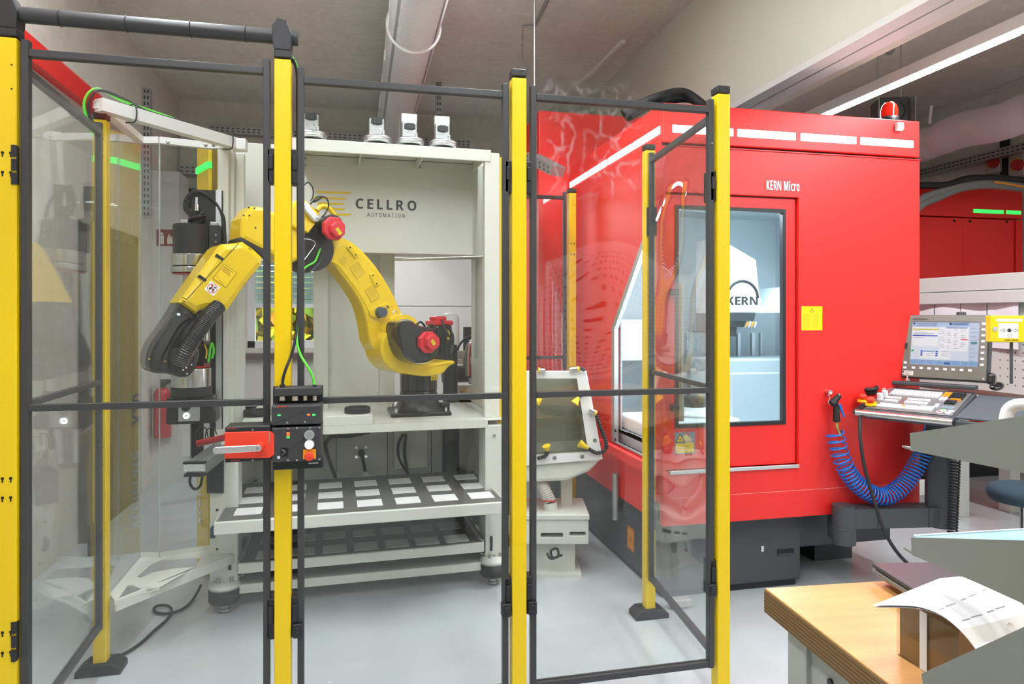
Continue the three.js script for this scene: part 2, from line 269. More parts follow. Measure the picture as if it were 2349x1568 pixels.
// clear panels with black frames; a, b = floor points of the panel ends
function fencePanel(label, a, b, y0, y1, mids, o = {}) {
  const L = Math.hypot(b.x - a.x, b.z - a.z), t = thing('clear_screen', label, 'screen', new Frame(V(a.x, 0, a.z), -Math.atan2(b.z - a.z, b.x - a.x)), 'clear fence panels'), s = 0.02;
  part('stile', rbox(s, y1 - y0 + 0.03, 0.026, 0.002, s / 2, (y0 + y1) / 2 + 0.012, 0), M.frame, t);
  part('stile', rbox(s, y1 - y0 + 0.03, 0.026, 0.002, L - s / 2, (y0 + y1) / 2 + 0.012, 0), M.frame, t);
  part('top_rail', rbox(L - 2 * s, 0.022, 0.026, 0.002, L / 2, y1 - 0.011, 0), M.frame, t);
  part('bottom_rail', rbox(L - 2 * s, 0.022, 0.026, 0.002, L / 2, y0 + 0.011, 0), M.frame, t);
  const ys = [y0 + 0.02, ...mids, y1 - 0.02];
  for (const m of mids) part('middle_rail', rbox(L - 2 * s, 0.02, 0.022, 0.002, L / 2, m, 0.004), M.frame, t);
  const bow = o.bow || 0;
  for (let i = 0; i + 1 < ys.length; i++) {
    const g = new THREE.BoxGeometry(L - 2 * s + 0.004, ys[i + 1] - ys[i] - (i ? 0.004 : 0.004), 0.004, 24, 24, 1), p = g.attributes.position, hh = (ys[i + 1] - ys[i]) / 2, ww = (L - 2 * s) / 2;
    for (let k = 0; k < p.count; k++) { const x = p.getX(k) / ww, y = p.getY(k) / hh, e = Math.max(0, 1 - x * x) * Math.max(0, 1 - y * y); p.setZ(k, p.getZ(k) + bow * e * (1 + 0.8 * Math.sin(3.1 * x + 2.2 * y + i) + 0.5 * Math.sin(5.3 * y - 2 * x))); }
    g.computeVertexNormals(); at(g, L / 2, (ys[i] + ys[i + 1]) / 2, 0); part('pane', [g], o.mat || M.pane, t, null, true);
  }
  if (o.studs) part('screw', o.studs.map(([k, y]) => cyl(0.004, 0.004, 0.004, k ? L - s / 2 : s / 2, y, 0.0145, Math.PI / 2, 0, 0, 8)), M.chrome, t);
  return t;
}
const off = (p, dx, dz = 0) => V(p.x + dx, 0, p.z + dz), F4 = V(postX[0], 0, ZFence), F3 = V(postX[1], 0, ZFence), F2 = V(postX[2], 0, ZFence), F1 = V(postX[3], 0, ZFence);
const xAt = (u) => P.Z(u, 800, ZFence).x;
const door = fencePanel('hinged clear door panel with black frame and red handle unit', V(xAt(52), 0, ZFence), V(xAt(620), 0, ZFence), 0.19, 2.255, [1.2], { bow: 0.0012 });
for (const y of [1.91, 0.525]) { part('hinge', [rbox(0.016, 0.115, 0.016, 0.004, -0.012, y, 0.016), ...[-0.04, 0, 0.04].map((d) => cyl(0.0085, 0.0085, 0.034, -0.012, y + d, 0.022))], M.black, door); }
fencePanel('fixed clear panel between the interlock box and the next yellow post', V(xAt(683), 0, ZFence), V(xAt(1165), 0, ZFence), 0.19, 2.235, [1.2], { bow: 0.0018 });
fencePanel('fixed clear panel in front of the red machine side', V(xAt(1216), 0, ZFence), V(xAt(1634), 0, ZFence), 0.19, 2.235, [1.2], { bow: 0.0045, studs: [[1, 2.1]] });
{ const a = F4.clone().lerp(V(pLR.x, 0, pLR.z), 0.04), b = F4.clone().lerp(V(pLR.x, 0, pLR.z), 0.965); a.x += 0.0; fencePanel('clear side panel seen nearly edge-on at the left end', a, b, 0.19, 2.235, [1.2], { bow: 0.0015 }); }
{ const q = V(pRR.x, 0, pRR.z), a = F1.clone().lerp(q, 0.04), b = F1.clone().lerp(q, 0.96); fencePanel('clear side panel from the front corner post back to the red machine', a, b, 0.19, 2.235, [1.2], { bow: 0.01 }); }
fencePanel('far clear panel behind the washing funnel', off(pMR, 0.04), off(pFR, -0.04), 0.19, 2.26, [1.2], {});
// lintel tube above the door, in two strap brackets
{
  const t = thing('lintel_tube', 'black round tube spanning the door opening on two strap brackets', 'tube', V(0, 0, 0)), y0 = 2.345, x0 = postX[0] - 0.2, x1 = postX[1] + 0.045;
  part('tube', rod(V(x0, y0 + 0.012, ZFence), V(x1, y0 + 0.012, ZFence), 0.023, 0.023, 24), M.frame, t);
  for (const x of [postX[0] + 0.13, postX[0] + 0.31, postX[0] + 0.49, postX[0] + 0.65]) part('clip', at(torus(0.0235, 0.0016, 0, 0, 0), x, y0 + 0.012, ZFence, 0, Math.PI / 2), M.black, t);
  for (const x of [postX[0], postX[1]]) {
    const o = smoothless([[-0.024, -0.05], [0.024, -0.05], [0.026, -0.03], [0.03, 0.0], [0.012, 0.045], [-0.018, 0.05], [-0.03, 0.03], [-0.032, -0.02]]);
    part('strap_bracket', at(extr(o, -0.028, 0.028, 0.003), x, y0 + 0.012, ZFence, 0, 0, 0), M.black, t);
  }
}
function smoothless(p) { return p; }

// dried wipe marks of cleaner on the panel before the red machine
{
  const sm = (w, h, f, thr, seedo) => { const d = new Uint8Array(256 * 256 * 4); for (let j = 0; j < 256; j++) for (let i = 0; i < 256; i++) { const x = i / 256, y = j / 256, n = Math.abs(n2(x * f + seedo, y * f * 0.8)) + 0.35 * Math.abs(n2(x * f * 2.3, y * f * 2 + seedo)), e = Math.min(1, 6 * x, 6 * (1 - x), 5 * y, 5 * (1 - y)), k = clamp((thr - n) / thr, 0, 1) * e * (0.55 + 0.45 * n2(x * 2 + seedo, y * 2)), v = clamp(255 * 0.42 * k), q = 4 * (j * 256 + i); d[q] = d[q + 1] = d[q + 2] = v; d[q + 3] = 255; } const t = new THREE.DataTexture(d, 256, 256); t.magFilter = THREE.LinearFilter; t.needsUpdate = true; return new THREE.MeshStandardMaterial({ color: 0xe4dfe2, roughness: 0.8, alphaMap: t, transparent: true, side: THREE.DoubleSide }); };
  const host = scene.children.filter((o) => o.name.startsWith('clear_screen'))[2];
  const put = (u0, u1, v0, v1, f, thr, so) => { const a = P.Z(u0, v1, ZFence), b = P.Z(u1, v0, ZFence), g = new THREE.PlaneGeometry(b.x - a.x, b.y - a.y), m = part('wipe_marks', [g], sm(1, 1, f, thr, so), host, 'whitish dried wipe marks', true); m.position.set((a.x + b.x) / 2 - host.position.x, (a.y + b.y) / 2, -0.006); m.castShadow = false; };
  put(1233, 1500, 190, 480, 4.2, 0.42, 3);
}

// ---------------------------------------------------------------- white robot cell
const CF = new Frame(P.Y(498, 1412, 0), rad(2.1));
const cx = (u, v, z) => CF.Z(u, v, z).x, cy = (u, v, z) => CF.Z(u, v, z).y;
const W1 = 1.41;                                  // distance between the front feet
M.trayDark = std([0.12, 0.115, 0.1], 0.42, { bumpMap: grainBump, bumpScale: 0.0001 });
M.pad = std([0.84, 0.84, 0.80], 0.5);
{
  const t = thing('robot_cell', 'large off-white robot loading cell cabinet with open trays and top shelf', 'robot cell', CF);
  const lx0 = cx(481, 1200, -0.03), lx1 = cx(546, 1200, -0.03), rx0 = cx(1113, 1100, -0.03), rx1 = cx(1152, 1100, -0.03), YT = 0.905;
  part('post', [span(lx0, lx1, 0.14, YT - 0.06, -0.2, -0.03, 0.006), span(lx0 + 0.02, lx1 - 0.01, YT - 0.07, YT, -0.2, -0.04)], M.white, t);
  part('post', [span(rx0, rx1, 0.14, YT - 0.03, -0.2, -0.03, 0.006)], M.white, t);
  part('post', [span(lx0, lx1, 0.14, YT, -0.95, -0.8)], M.white, t); part('post', [span(rx0, rx1, 0.14, YT, -0.95, -0.8)], M.white, t);
  // upper columns
  const ux0 = cx(499, 600, -0.08), ux1 = cx(524, 600, -0.08), ux2 = cx(560, 600, -0.16), top = cy(520, 328, -0.08);
  part('column', [span(ux0, ux1, YT - 0.1, top, -0.22, -0.08, 0.004), span(ux1 - 0.01, ux1 + 0.02, YT, top - 0.02, -0.2, -0.12), span(ux1, ux2, YT, top - 0.03, -0.22, -0.16, 0.003)], M.white, t);
  const qx0 = cx(1112, 600, -0.1), qx1 = cx(1146, 600, -0.1), qt = cy(1130, 350, -0.1);
  part('column', [span(qx0, qx1, YT, qt, -0.14, -0.1, 0.004), span(qx1 - 0.02, qx1, YT, qt, -0.8, -0.12)], M.white, t);
  part('yellow_edge', [span(qx1 + 0.001, qx1 + 0.02, YT, qt - 0.02, -0.8, -0.105)], M.yellow, t, 'thin yellow edge strip');
  // side skins below the table
  part('side_wall', [span(lx0, lx0 + 0.012, 0.14, YT - 0.06, -0.8, -0.2)], M.white, t); part('side_wall', [span(rx1 - 0.012, rx1, 0.14, YT - 0.06, -0.8, -0.2)], M.white, t);
  // table top with folded front edge
  const tz = -0.03;
  part('table_top', [span(lx0 + 0.06, rx1 + 0.02, YT - 0.004, YT, -0.95, tz), rbox(rx0 - lx1 + 0.03, 0.044, 0.02, 0.004, (rx0 + lx1) / 2, YT - 0.022, tz - 0.01)], M.white, t);
  const bx0 = cx(556, 970, tz), bx1 = cx(855, 970, tz);
  part('raised_ledge', [span(bx0, bx1, YT, YT + 0.048, tz - 0.2, tz - 0.002, 0.003)], M.white, t);
  // floor beam, lower shelf
  part('bottom_beam', [span(lx1 - 0.02, rx0 + 0.02, 0.085, 0.13, -0.12, -0.03, 0.004), span(lx1 - 0.02, rx0 + 0.02, 0.10, 0.112, -0.9, -0.1)], M.white, t);
  // back wall under the table with service parts
  const zb = -0.86;
  part('rear_panel', [span(lx1, rx0, 0.14, YT - 0.02, zb - 0.02, zb)], M.white, t);
  part('service_duct', [span(cx(905, 1030, zb + 0.1), cx(981, 1030, zb + 0.1), 0.5, YT - 0.03, zb, zb + 0.1, 0.004)], M.white, t);
  part('door_seam', [span(cx(982, 1030, zb) + 0.02, cx(982, 1030, zb) + 0.024, 0.4, YT - 0.03, zb, zb + 0.003), span(cx(770, 1030, zb), cx(770, 1030, zb) + 0.004, 0.3, YT - 0.03, zb, zb + 0.003), span(cx(888, 1030, zb), cx(888, 1030, zb) + 0.004, 0.3, YT - 0.03, zb, zb + 0.003)], M.slot, t);
  { const a = CF.Z(829, 1038, zb + 0.03), b = CF.Z(838, 1082, zb + 0.14);
    part('support_rod', [rod(a, b, 0.011), rod(a.clone().setZ(zb), a.clone().setZ(zb + 0.05), 0.02)], M.black, t);
    part('cone_foot', [lathe([[0.001, 0.035], [0.012, 0.03], [0.03, 0.012], [0.085, 0.0], [0.085, -0.004], [0.001, -0.004]], b.x, b.y - 0.03, b.z)], M.whiteBright, t);
    part('bolt', [[-0.03, 0.03], [0.03, 0.03], [-0.03, -0.03], [0.03, -0.03]].map(([i, j]) => cyl(0.009, 0.009, 0.008, a.x + i, a.y + j, zb + 0.002, Math.PI / 2, 0, 0, 12)), M.chrome, t); }
  part('cable', [tube([CF.Z(925, 995, zb + 0.12), CF.Z(915, 1015, zb + 0.12), CF.Z(914, 1045, zb + 0.1), CF.Z(925, 1070, zb + 0.1), CF.Z(938, 1088, zb + 0.1)], 0.008), tube([CF.Z(931, 995, zb + 0.13), CF.Z(928, 1040, zb + 0.12), CF.Z(935, 1085, zb + 0.12)], 0.009)], M.rubber, t);
  part('cable', [tube([CF.Z(848, 991, zb + 0.05), CF.Z(800, 1000, zb + 0.05), CF.Z(760, 1002, zb + 0.05), CF.Z(748, 1015, zb + 0.05), CF.Z(752, 1045, zb + 0.06), CF.Z(770, 1095, zb + 0.1)], 0.011)], std([0.07, 0.06, 0.045], 0.6), t);
  // logo hood panel
  const zh = -0.45, hx0 = cx(541, 450, zh), hx1 = cx(1125, 450, zh), hy0 = cy(905, 581, zh), hy1 = cy(700, 335, zh);
  part('hood_panel', [span(hx0, hx1, hy0, hy1, zh - 0.03, zh, 0.004)], M.white, t);
  part('hood_body', [span(hx0 + 0.01, hx1 - 0.01, hy0 + 0.02, hy1 - 0.02, zh - 0.45, zh - 0.03)], M.white, t);
  const bars = [[724, 806, 440, 0, 8], [714, 795, 453, 0, 4], [726, 790, 466, 0, 0], [738, 793, 478, 0, -3], [755, 807, 491, 0, -7]];
  bars.forEach(([a, b, y]) => { const p = CF.Z(a, y, zh), q = CF.Z(b, y + (b - a) * 0.034, zh), h = 0.0062; part('logo_bar', extr([[p.x + 0.012, p.y + h], [p.x, p.y - h], [q.x - 0.012, q.y - h], [q.x, q.y + h]], zh, zh + 0.0015), M.yellow, t); });
  const ink = std([0.03, 0.04, 0.045], 0.5), la = CF.Z(816, 478, zh), lb = CF.Z(955, 483, zh), l2 = CF.Z(842, 496.5, zh), l3 = CF.Z(928, 499.5, zh);
  const fit = (g, a, b) => { g.computeBoundingBox(); const k = (b.x - a.x) / g.boundingBox.max.x; g.scale(k, 1, 1); return at(g, a.x, (a.y + b.y) / 2, zh); };
  part('logo_lettering', fit(text('CELLRO', 0.058, 0.0015, font, 0.022), la, lb), ink, t); part('logo_lettering', fit(text('AUTOMATION', 0.0235, 0.0015, fontR, 0.011), l2, l3), ink, t);
  // projecting top shelf on gusset brackets
  const zs = -0.1, sx0 = cx(668, 330, zs), sx1 = cx(1126, 350, zs), sy1 = cy(900, 330, zs), sy0 = cy(900, 358, zs);
  part('shelf', [span(sx0, sx1, sy1 - 0.006, sy1, zh, zs), rbox(sx1 - sx0, sy1 - sy0, 0.014, 0.005, (sx0 + sx1) / 2, (sy0 + sy1) / 2, zs)], M.white, t);
  part('shelf_back', [span(sx0, sx1 - 0.03, cy(900, 388, zh), sy1 - 0.01, zh, zh + 0.012)], M.white, t);
  for (const u of [690, 829, 972, 1112]) { const x = cx(u, 370, zs); part('gusset', at(extr([[0, sy1 - 0.01], [0, cy(900, 386, zh)], [0.02, cy(900, 386, zh)], [zs - zh, sy0 + 0.01], [zs - zh, sy1 - 0.01]], -0.004, 0.004), x, 0, zh, 0, -Math.PI / 2), M.white, t); }
  part('screw', [[700, 362], [700, 378], [963, 366], [963, 382]].map(([u, v]) => { const p = CF.Z(u, v, zh + 0.02); return cyl(0.008, 0.008, 0.008, p.x, p.y, zh + 0.015, Math.PI / 2, 0, 0, 12); }), M.zinc, t);
  // rear centre columns below the hood
  const zc = -0.72, k0 = cx(719, 760, zc), k1 = cx(752, 760, zc), k2 = cx(872, 760, zc), k3 = cx(906, 640, zc);
  part('rear_column', [span(k0, k1, YT, hy0 + 0.02, zc - 0.14, zc)], M.white, t); part('rear_column', [span(k1, k2, YT, hy0 + 0.02, zc - 0.1, zc - 0.05), span(k2, k3, YT, hy0 + 0.02, zc - 0.14, zc - 0.02)], M.white, t);
  part('rivet', [[757, 848], [777, 848], [757, 880], [777, 880]].map(([u, v]) => { const p = CF.Z(u, v, zc - 0.05); return cyl(0.004, 0.004, 0.003, p.x, p.y, p.z, Math.PI / 2, 0, 0, 8); }), M.zinc, t);
  part('grey_rail', [rod(CF.Z(905, 595, -0.5), CF.Z(1118, 587, -0.3), 0.007), rod(CF.Z(905, 596, -0.5), CF.Z(1090, 592, -0.62), 0.006)], M.steel, t);
  part('perforated_strip', [span(cx(1090, 640, -0.6), cx(1104, 640, -0.6), YT + 0.3, hy0, -0.62, -0.6)], M.inox, t);
  // feet
  const foot = (x, z) => { part('foot', [lathe([[0.001, 0.155], [0.06, 0.155], [0.075, 0.135], [0.075, 0.12], [0.001, 0.12]], x, 0, z)], M.white, t); part('foot_pad', [lathe([[0.001, 0.12], [0.075, 0.12], [0.075, 0.062], [0.066, 0.05], [0.001, 0.05]], x, 0, z)], M.rubber, t); part('levelling_screw', [cyl(0.024, 0.024, 0.05, x, 0.03, z), lathe([[0.001, 0.02], [0.03, 0.02], [0.03, 0], [0.001, 0]], x, 0, z), ...[0, 1, 2, 3].map((i) => cyl(0.009, 0.009, 0.022, x + 0.045 * Math.cos(i * 1.57 + 0.6), 0.165, z + 0.045 * Math.sin(i * 1.57 + 0.6), 0, 0, 0, 6))], M.zinc, t); };
  foot((lx0 + lx1) / 2, -0.05); foot((rx0 + rx1) / 2, -0.05); foot((lx0 + lx1) / 2, -0.88); foot((rx0 + rx1) / 2, -0.88);
  // drawer slides
  for (const [x, s] of [[lx1 + 0.008, 1], [rx0 - 0.008, -1]]) for (const y of [0.45, 0.215]) { part('drawer_slide', [span(x - 0.008, x + 0.008, y - 0.03, y + 0.03, -0.8, -0.03), span(x - 0.014, x + 0.014, y - 0.022, y - 0.002, -0.75, -0.035)], M.black, t); part('slide_rim', [bar(V(x + s * 0.004, y + 0.034, -0.03), V(x + s * 0.004, y + 0.034, -0.7), 0.022, 0.003), bar(V(x + s * 0.016, y - 0.04, -0.03), V(x + s * 0.016, y + 0.034, -0.03), 0.003, 0.003), bar(V(x + s * 0.004, y - 0.04, -0.03), V(x + s * 0.004, y - 0.04, -0.7), 0.022, 0.003)], M.zinc, t); }
  part('bolt_hole', [[498, 1169], [498, 1259]].map(([u, v]) => { const p = CF.Z(u, v, -0.028); return cyl(0.006, 0.006, 0.004, p.x, p.y, -0.029, Math.PI / 2, 0, 0, 12); }), M.slot, t);
  part('screw', [[1134, 998], [1134, 1275], [530, 1326]].map(([u, v]) => { const p = CF.Z(u, v, -0.028); return cyl(0.009, 0.009, 0.006, p.x, p.y, -0.028, Math.PI / 2, 0, 0, 6); }), M.zinc, t);
  part('slot', [[527, 1288, 0.05], [1127, 1246, 0.05]].map(([u, v, h]) => { const p = CF.Z(u, v, -0.028); return box(0.014, h * 1.6, 0.004, p.x, p.y, -0.029); }), M.slot, t);
  part('black_bracket', [extr(CF.poly([[473, 1060], [513, 1035], [513, 1131], [474, 1131]], -0.015), -0.028, -0.014, 0.003)], M.black, t);
  part('switch_plate', [extr(CF.poly([[482, 1212], [493, 1200], [493, 1234], [482, 1234]], -0.015), -0.028, -0.012, 0.002)], std([0.01, 0.03, 0.09], 0.4), t);
  // yellow corner fascia with status light and lettering
  const a = CF.toLocal(P.D(452, 800, 3.95)), b = CF.toLocal(P.D(478, 800, 3.78)), c = CF.toLocal(P.D(486, 800, 3.79)), yt = 2.47, d = V(c.x, 0, a.z - 0.05), pg = [[a.x, -a.z], [b.x, -b.z], [c.x, -c.z], [d.x, -d.z], [a.x, -d.z]];
  part('yellow_fascia', at(extr(pg, 0.04, yt, 0.003), 0, 0, 0, -Math.PI / 2), M.yellow, t);
  const yl = 2.308, nrm = V(b.z - a.z, 0, -(b.x - a.x)).normalize().multiplyScalar(-1), o = nrm.clone().multiplyScalar(0.004), g1 = a.clone().add(o).setY(yl), g2 = b.clone().add(o).setY(yl);
  if (nrm.z < 0) { o.multiplyScalar(-1); g1.copy(a).add(o).setY(yl); g2.copy(b).add(o).setY(yl); }
  part('status_light', [bar(g1, g2, 0.008, 0.034), bar(b.clone().setY(yl).add(V(0, 0, 0.004)), c.clone().setY(yl).add(V(0, 0, 0.004)), 0.008, 0.034)], M.glowGreen, t, 'glowing green status light bar');
  const dir = Math.atan2(-(b.z - a.z), b.x - a.x), mid = a.clone().lerp(b, 0.42);
  for (const [str, y, mt, sz] of [['xcelerate', 0.28, M.whiteBright, 0.07], ['X20', 0.86, ink, 0.075]]) { const g = text(str, sz, 0.0015, font); part('fascia_lettering', at(at(g, 0, 0, 0, 0, 0, Math.PI / 2), mid.x + o.x * 0.9, y, mid.z + o.z * 0.9, 0, dir, 0), mt, t); }
}
// pulled-out trays with rows of white blanks
function tray(label, y, x0, x1, zf, depth, cols, rows, lip) {
  const t = thing('tray', label, 'tray', CF, 'cell trays');
  part('tray_plate', [span(x0 + 0.01, x1 - 0.01, y - 0.004, y, zf - depth, zf - 0.01)], M.trayDark, t);
  part('front_lip', [rbox(x1 - x0, lip, 0.02, 0.005, (x0 + x1) / 2, y - lip / 2 + 0.012, zf)], M.white, t);
  part('side_lip', [span(x0, x0 + 0.004, y - 0.04, y + 0.012, zf - depth, zf)], M.white, t); part('side_lip', [span(x1 - 0.004, x1, y - 0.04, y + 0.012, zf - depth, zf)], M.white, t);
  for (const [a, w] of cols) for (const [z, d] of rows) part('white_blank', span(a, a + w, y, y + 0.0025, z - d, z, 0), M.pad, t);
  return t;
}
{
  const y1 = 0.52, yy = (u, v) => CF.Y(u, v, y1), zf = CF.Y(800, 1181, y1).z, xa = yy(536, 1181).x, xb = yy(1081, 1144).x, w = yy(790, 1166).x - yy(730, 1168).x, cols = Array.from({ length: 7 }, (_, i) => [xa + (xb - xa) * i / 6, w]);
  const r = [yy(760, 1167).z, yy(760, 1142).z, yy(760, 1119).z], rz = Math.abs(yy(760, 1152).z - r[0]);
  tray('upper pulled-out tray of bright white blanks on dark mat', y1, yy(497, 1192).x, yy(1152, 1147).x, zf, 0.78, cols, r.map((z) => [z, rz]), 0.058);
  const y2 = 0.245, q = (u, v) => CF.Y(u, v, y2), zf2 = CF.Y(800, 1275, y2).z, xa2 = q(583, 1292).x, xb2 = q(1030, 1255).x, w2 = w;
  tray('lower shaded tray of white blanks below the pulled-out one', y2, q(548, 1292).x, q(1112, 1251).x, zf2, 0.75, Array.from({ length: 7 }, (_, i) => [xa2 + (xb2 - xa2) * i / 6, w2]), [0, 1, 2].map((i) => [zf2 - 0.07 - i * 0.23, rz]), 0.05);
}
// black rings lying on the ledge
for (const [u, v, l] of [[820, 946, 'flat black ring with spokes on the table ledge by the robot'], [590, 953, 'flat black ring on the table ledge left of the interlock box']]) {
  const p = CF.Y(u, v, 0.953), t = thing('clamp_ring', l, 'ring', CF, 'black rings on the ledge'); 
  part('ring', lathe([[0.052, 0], [0.068, 0], [0.068, 0.028], [0.064, 0.032], [0.052, 0.032], [0.052, 0]], p.x, 0.953, p.z), M.rubber, t); part('spoke', [box(0.11, 0.012, 0.014, p.x, 0.964, p.z), box(0.014, 0.012, 0.11, p.x, 0.964, p.z), cyl(0.012, 0.012, 0.03, p.x, 0.97, p.z)], M.rubber, t);
}
// gripper heads standing on the top shelf
{
  const zs = -0.2, Y = cy(900, 330, -0.1);
  const mk = (u, top, label) => {
    const x = cx(u, 320, zs), t = thing('gripper_head', label, 'gripper', CF, 'gripper heads on the shelf');
    part('puck', lathe([[0.001, 0], [0.06, 0], [0.06, 0.018], [0.001, 0.018]], x, Y, zs), M.rubber, t);
    part('flange', lathe([[0.001, 0.018], [0.062, 0.018], [0.074, 0.026], [0.076, 0.036], [0.07, 0.042], [0.076, 0.046], [0.072, 0.056], [0.05, 0.06], [0.001, 0.06]], x, Y, zs), M.alu, t);
    part('body', [rbox(0.08, 0.09, 0.06, 0.004, x - 0.006, Y + 0.105, zs), cyl(0.008, 0.008, 0.02, x + 0.03, Y + 0.07, zs + 0.035)], M.zinc, t);
    part('jaw_plate', [rbox(0.084, top ? 0.012 : 0.05, 0.03, 0.002, x - 0.006, Y + (top ? 0.156 : 0.17), zs)], top ? M.black : M.white, t);
    part('jaw_slide', [rbox(0.06, 0.026, 0.02, 0.002, x - 0.006, Y + (top ? 0.135 : 0.12), zs + 0.03), rbox(0.04, 0.034, 0.02, 0.002, x - 0.006, Y + (top ? 0.135 : 0.12), zs + 0.031)], M.black, t);
    part('screw', [-0.018, 0.018].map((d) => cyl(0.005, 0.005, 0.006, x + d - 0.006, Y + 0.094, zs + 0.031, Math.PI / 2, 0, 0, 10)), M.steel, t);
    part('stem_pin', rod(V(x + 0.032, Y + 0.05, zs + 0.04), V(x + 0.032, Y + 0.085, zs + 0.04), 0.0035), M.chrome, t);
  };
  mk(716, true, 'gripper head with black jaw plate beside the yellow post'); mk(866, true, 'gripper head with black jaw plate right of the flat black puck');
  mk(941, false, 'gripper head with white jaw plate below the air duct'); mk(1016, false, 'gripper head with white jaw plate below the ceiling bracket');
  for (const [u, l] of [[790, 'low black puck between the dark-jawed gripper heads'], [1086, 'low black puck at the right shelf end']]) { const x = cx(u, 325, zs); tag(part(numbered('tool_puck'), [lathe([[0.001, 0], [0.066, 0], [0.066, 0.012], [0.05, 0.02], [0.001, 0.022]], x, Y, zs), rbox(0.04, 0.012, 0.02, 0.003, x + 0.06, Y + 0.012, zs)], M.rubber, scene), l, 'puck', 'black pucks on the shelf'); const m = scene.children[scene.children.length - 1]; m.position.copy(CF.o); m.rotation.y = CF.phi; }
}
// swing guard with clear panes left of the cell
{
  const YG = 2.33, A = P.Y(226, 240, YG), B = P.Y(322, 322, YG), C = P.Y(490, 335, YG), D = P.Y(540, 330, YG), yB = 0.285;
  const t = thing('swing_guard', 'white framed swing guard with tall clear panes beside the robot cell', 'guard', V(0, 0, 0)), f = (p, y) => V(p.x, y, p.z);
  const E = B.clone().lerp(C, 0.22); E.add(V(0.02, 0, 0.03));
  part('top_bar', [bar(f(A, YG + 0.0), f(D, YG + 0.0), 0.05, 0.052)], M.whiteBright, t); part('top_bar', [bar(f(A, YG), f(B, YG - 0.0), 0.04, 0.03)], M.whiteBright, t);
  part('top_bar', [bar(f(B, YG), f(E, YG), 0.03, 0.032), bar(f(E, YG), f(C, YG), 0.03, 0.032), bar(f(C, YG), f(D, YG), 0.03, 0.032)], M.whiteBright, t);
  part('hinge_block', [rbox(0.07, 0.06, 0.06, 0.008, D.x + 0.02, YG - 0.005, D.z)], M.whiteBright, t);
  const sheet = (a, b) => { const q = a.clone().lerp(b, 0.0), g = bar(f(a, 0), f(b, 0), 0.004, YG - yB - 0.03); return at(g, 0, (YG + yB) / 2, 0); };
  const A1 = A.clone().lerp(B, 0.22), A2 = A.clone().lerp(D, 0.1); part('pane', sheet(A1, B), M.clear, t); part('pane', sheet(B, E), M.clear, t); part('pane', sheet(E, C), M.clear, t);
  part('pane_edge', [rod(f(B, yB), f(B, YG), 0.004), rod(f(E, yB), f(E, YG), 0.004)], std([0.75, 0.8, 0.78], 0.1, { transmission: 0.6, thickness: 0 }), t);
  part('screw', [[385, 326], [472, 333], [490, 333]].map(([u, v]) => { const p = P.D(u, v, 3.33); return sph(0.009, p.x, p.y, p.z, 1, 1, 0.6); }), M.zinc, t);
  // bottom plate with leaf-shaped cut-outs
  const pl = [A2, A1, B, E, C, D].map((p) => [p.x, -p.z]), g = (u, v) => { const p = P.Y(u, v, yB + 0.006); return [p.x, -p.z]; };
  const h1 = [[314, 1322], [350, 1292], [376, 1282], [462, 1276], [450, 1299], [400, 1303], [350, 1312], [322, 1325]].map(([u, v]) => g(u, v)), h2 = [[263, 1384], [293, 1341], [303, 1340], [320, 1348], [366, 1347], [330, 1359]].map(([u, v]) => g(u, v));
  part('bottom_plate', [at(extr(pl, 0, 0.006, 0, [h1, h2]), 0, yB, 0, -Math.PI / 2), bar(f(A2, yB - 0.02), f(D, yB - 0.02), 0.01, 0.045), bar(f(A1, yB - 0.01), f(B, yB - 0.01), 0.006, 0.03), bar(f(B, yB + 0.016), f(E, yB + 0.016), 0.006, 0.03), bar(f(E, yB + 0.016), f(C, yB + 0.016), 0.006, 0.03)], M.white, t);
  const cb = thing('guard_cable', 'black and green cables tied along the white guard bar', 'cable', V(0, 0, 0));
  part('black_cable', tube([f(A, 2.2), f(A, YG - 0.02).add(V(-0.03, 0, 0.02)), f(A, YG + 0.05).add(V(0, 0, 0.02)), f(A.clone().lerp(D, 0.15), YG + 0.055), f(A.clone().lerp(D, 0.3), YG + 0.034), f(A.clone().lerp(D, 0.6), YG + 0.034)], 0.007), M.rubber, cb);
  part('green_cable', tube([f(A, 2.2).add(V(-0.02, 0, 0)), f(A, YG).add(V(-0.045, 0, 0.02)), f(A, YG + 0.06).add(V(-0.01, 0, 0.01)), f(A.clone().lerp(D, 0.15), YG + 0.045), f(A.clone().lerp(D, 0.5), YG + 0.034)], 0.006), M.green, cb);
  for (const k of [0.2, 0.93]) { const p = f(A.clone().lerp(D, k), YG); const d = D.clone().sub(A).normalize(), s = V(-d.z, 0, d.x).multiplyScalar(0.03); part('cable_tie', tube([p.clone().add(V(0, 0.034, 0)).sub(s), p.clone().add(V(0, 0.034, 0)).add(s), p.clone().add(V(0, -0.034, 0)).add(s), p.clone().add(V(0, -0.034, 0)).sub(s)], 0.003, 24), M.rubber, cb); }
}
// loose floor cable
solo('floor_cable', tube([P.Y(462, 1340, 0.07), P.Y(448, 1366, 0.02), P.Y(430, 1388, 0.01), P.Y(405, 1402, 0.01), P.Y(372, 1407, 0.012), P.Y(353, 1399, 0.014), P.Y(360, 1389, 0.014), P.Y(385, 1389, 0.02), P.Y(394, 1400, 0.012), P.Y(383, 1420, 0.009), P.Y(355, 1445, 0.009), P.Y(322, 1475, 0.009), P.Y(290, 1496, 0.009), P.Y(248, 1514, 0.009), P.Y(200, 1530, 0.009)], 0.007, 120), M.rubber, 'looped black cable lying on the floor under the guard', 'cable');

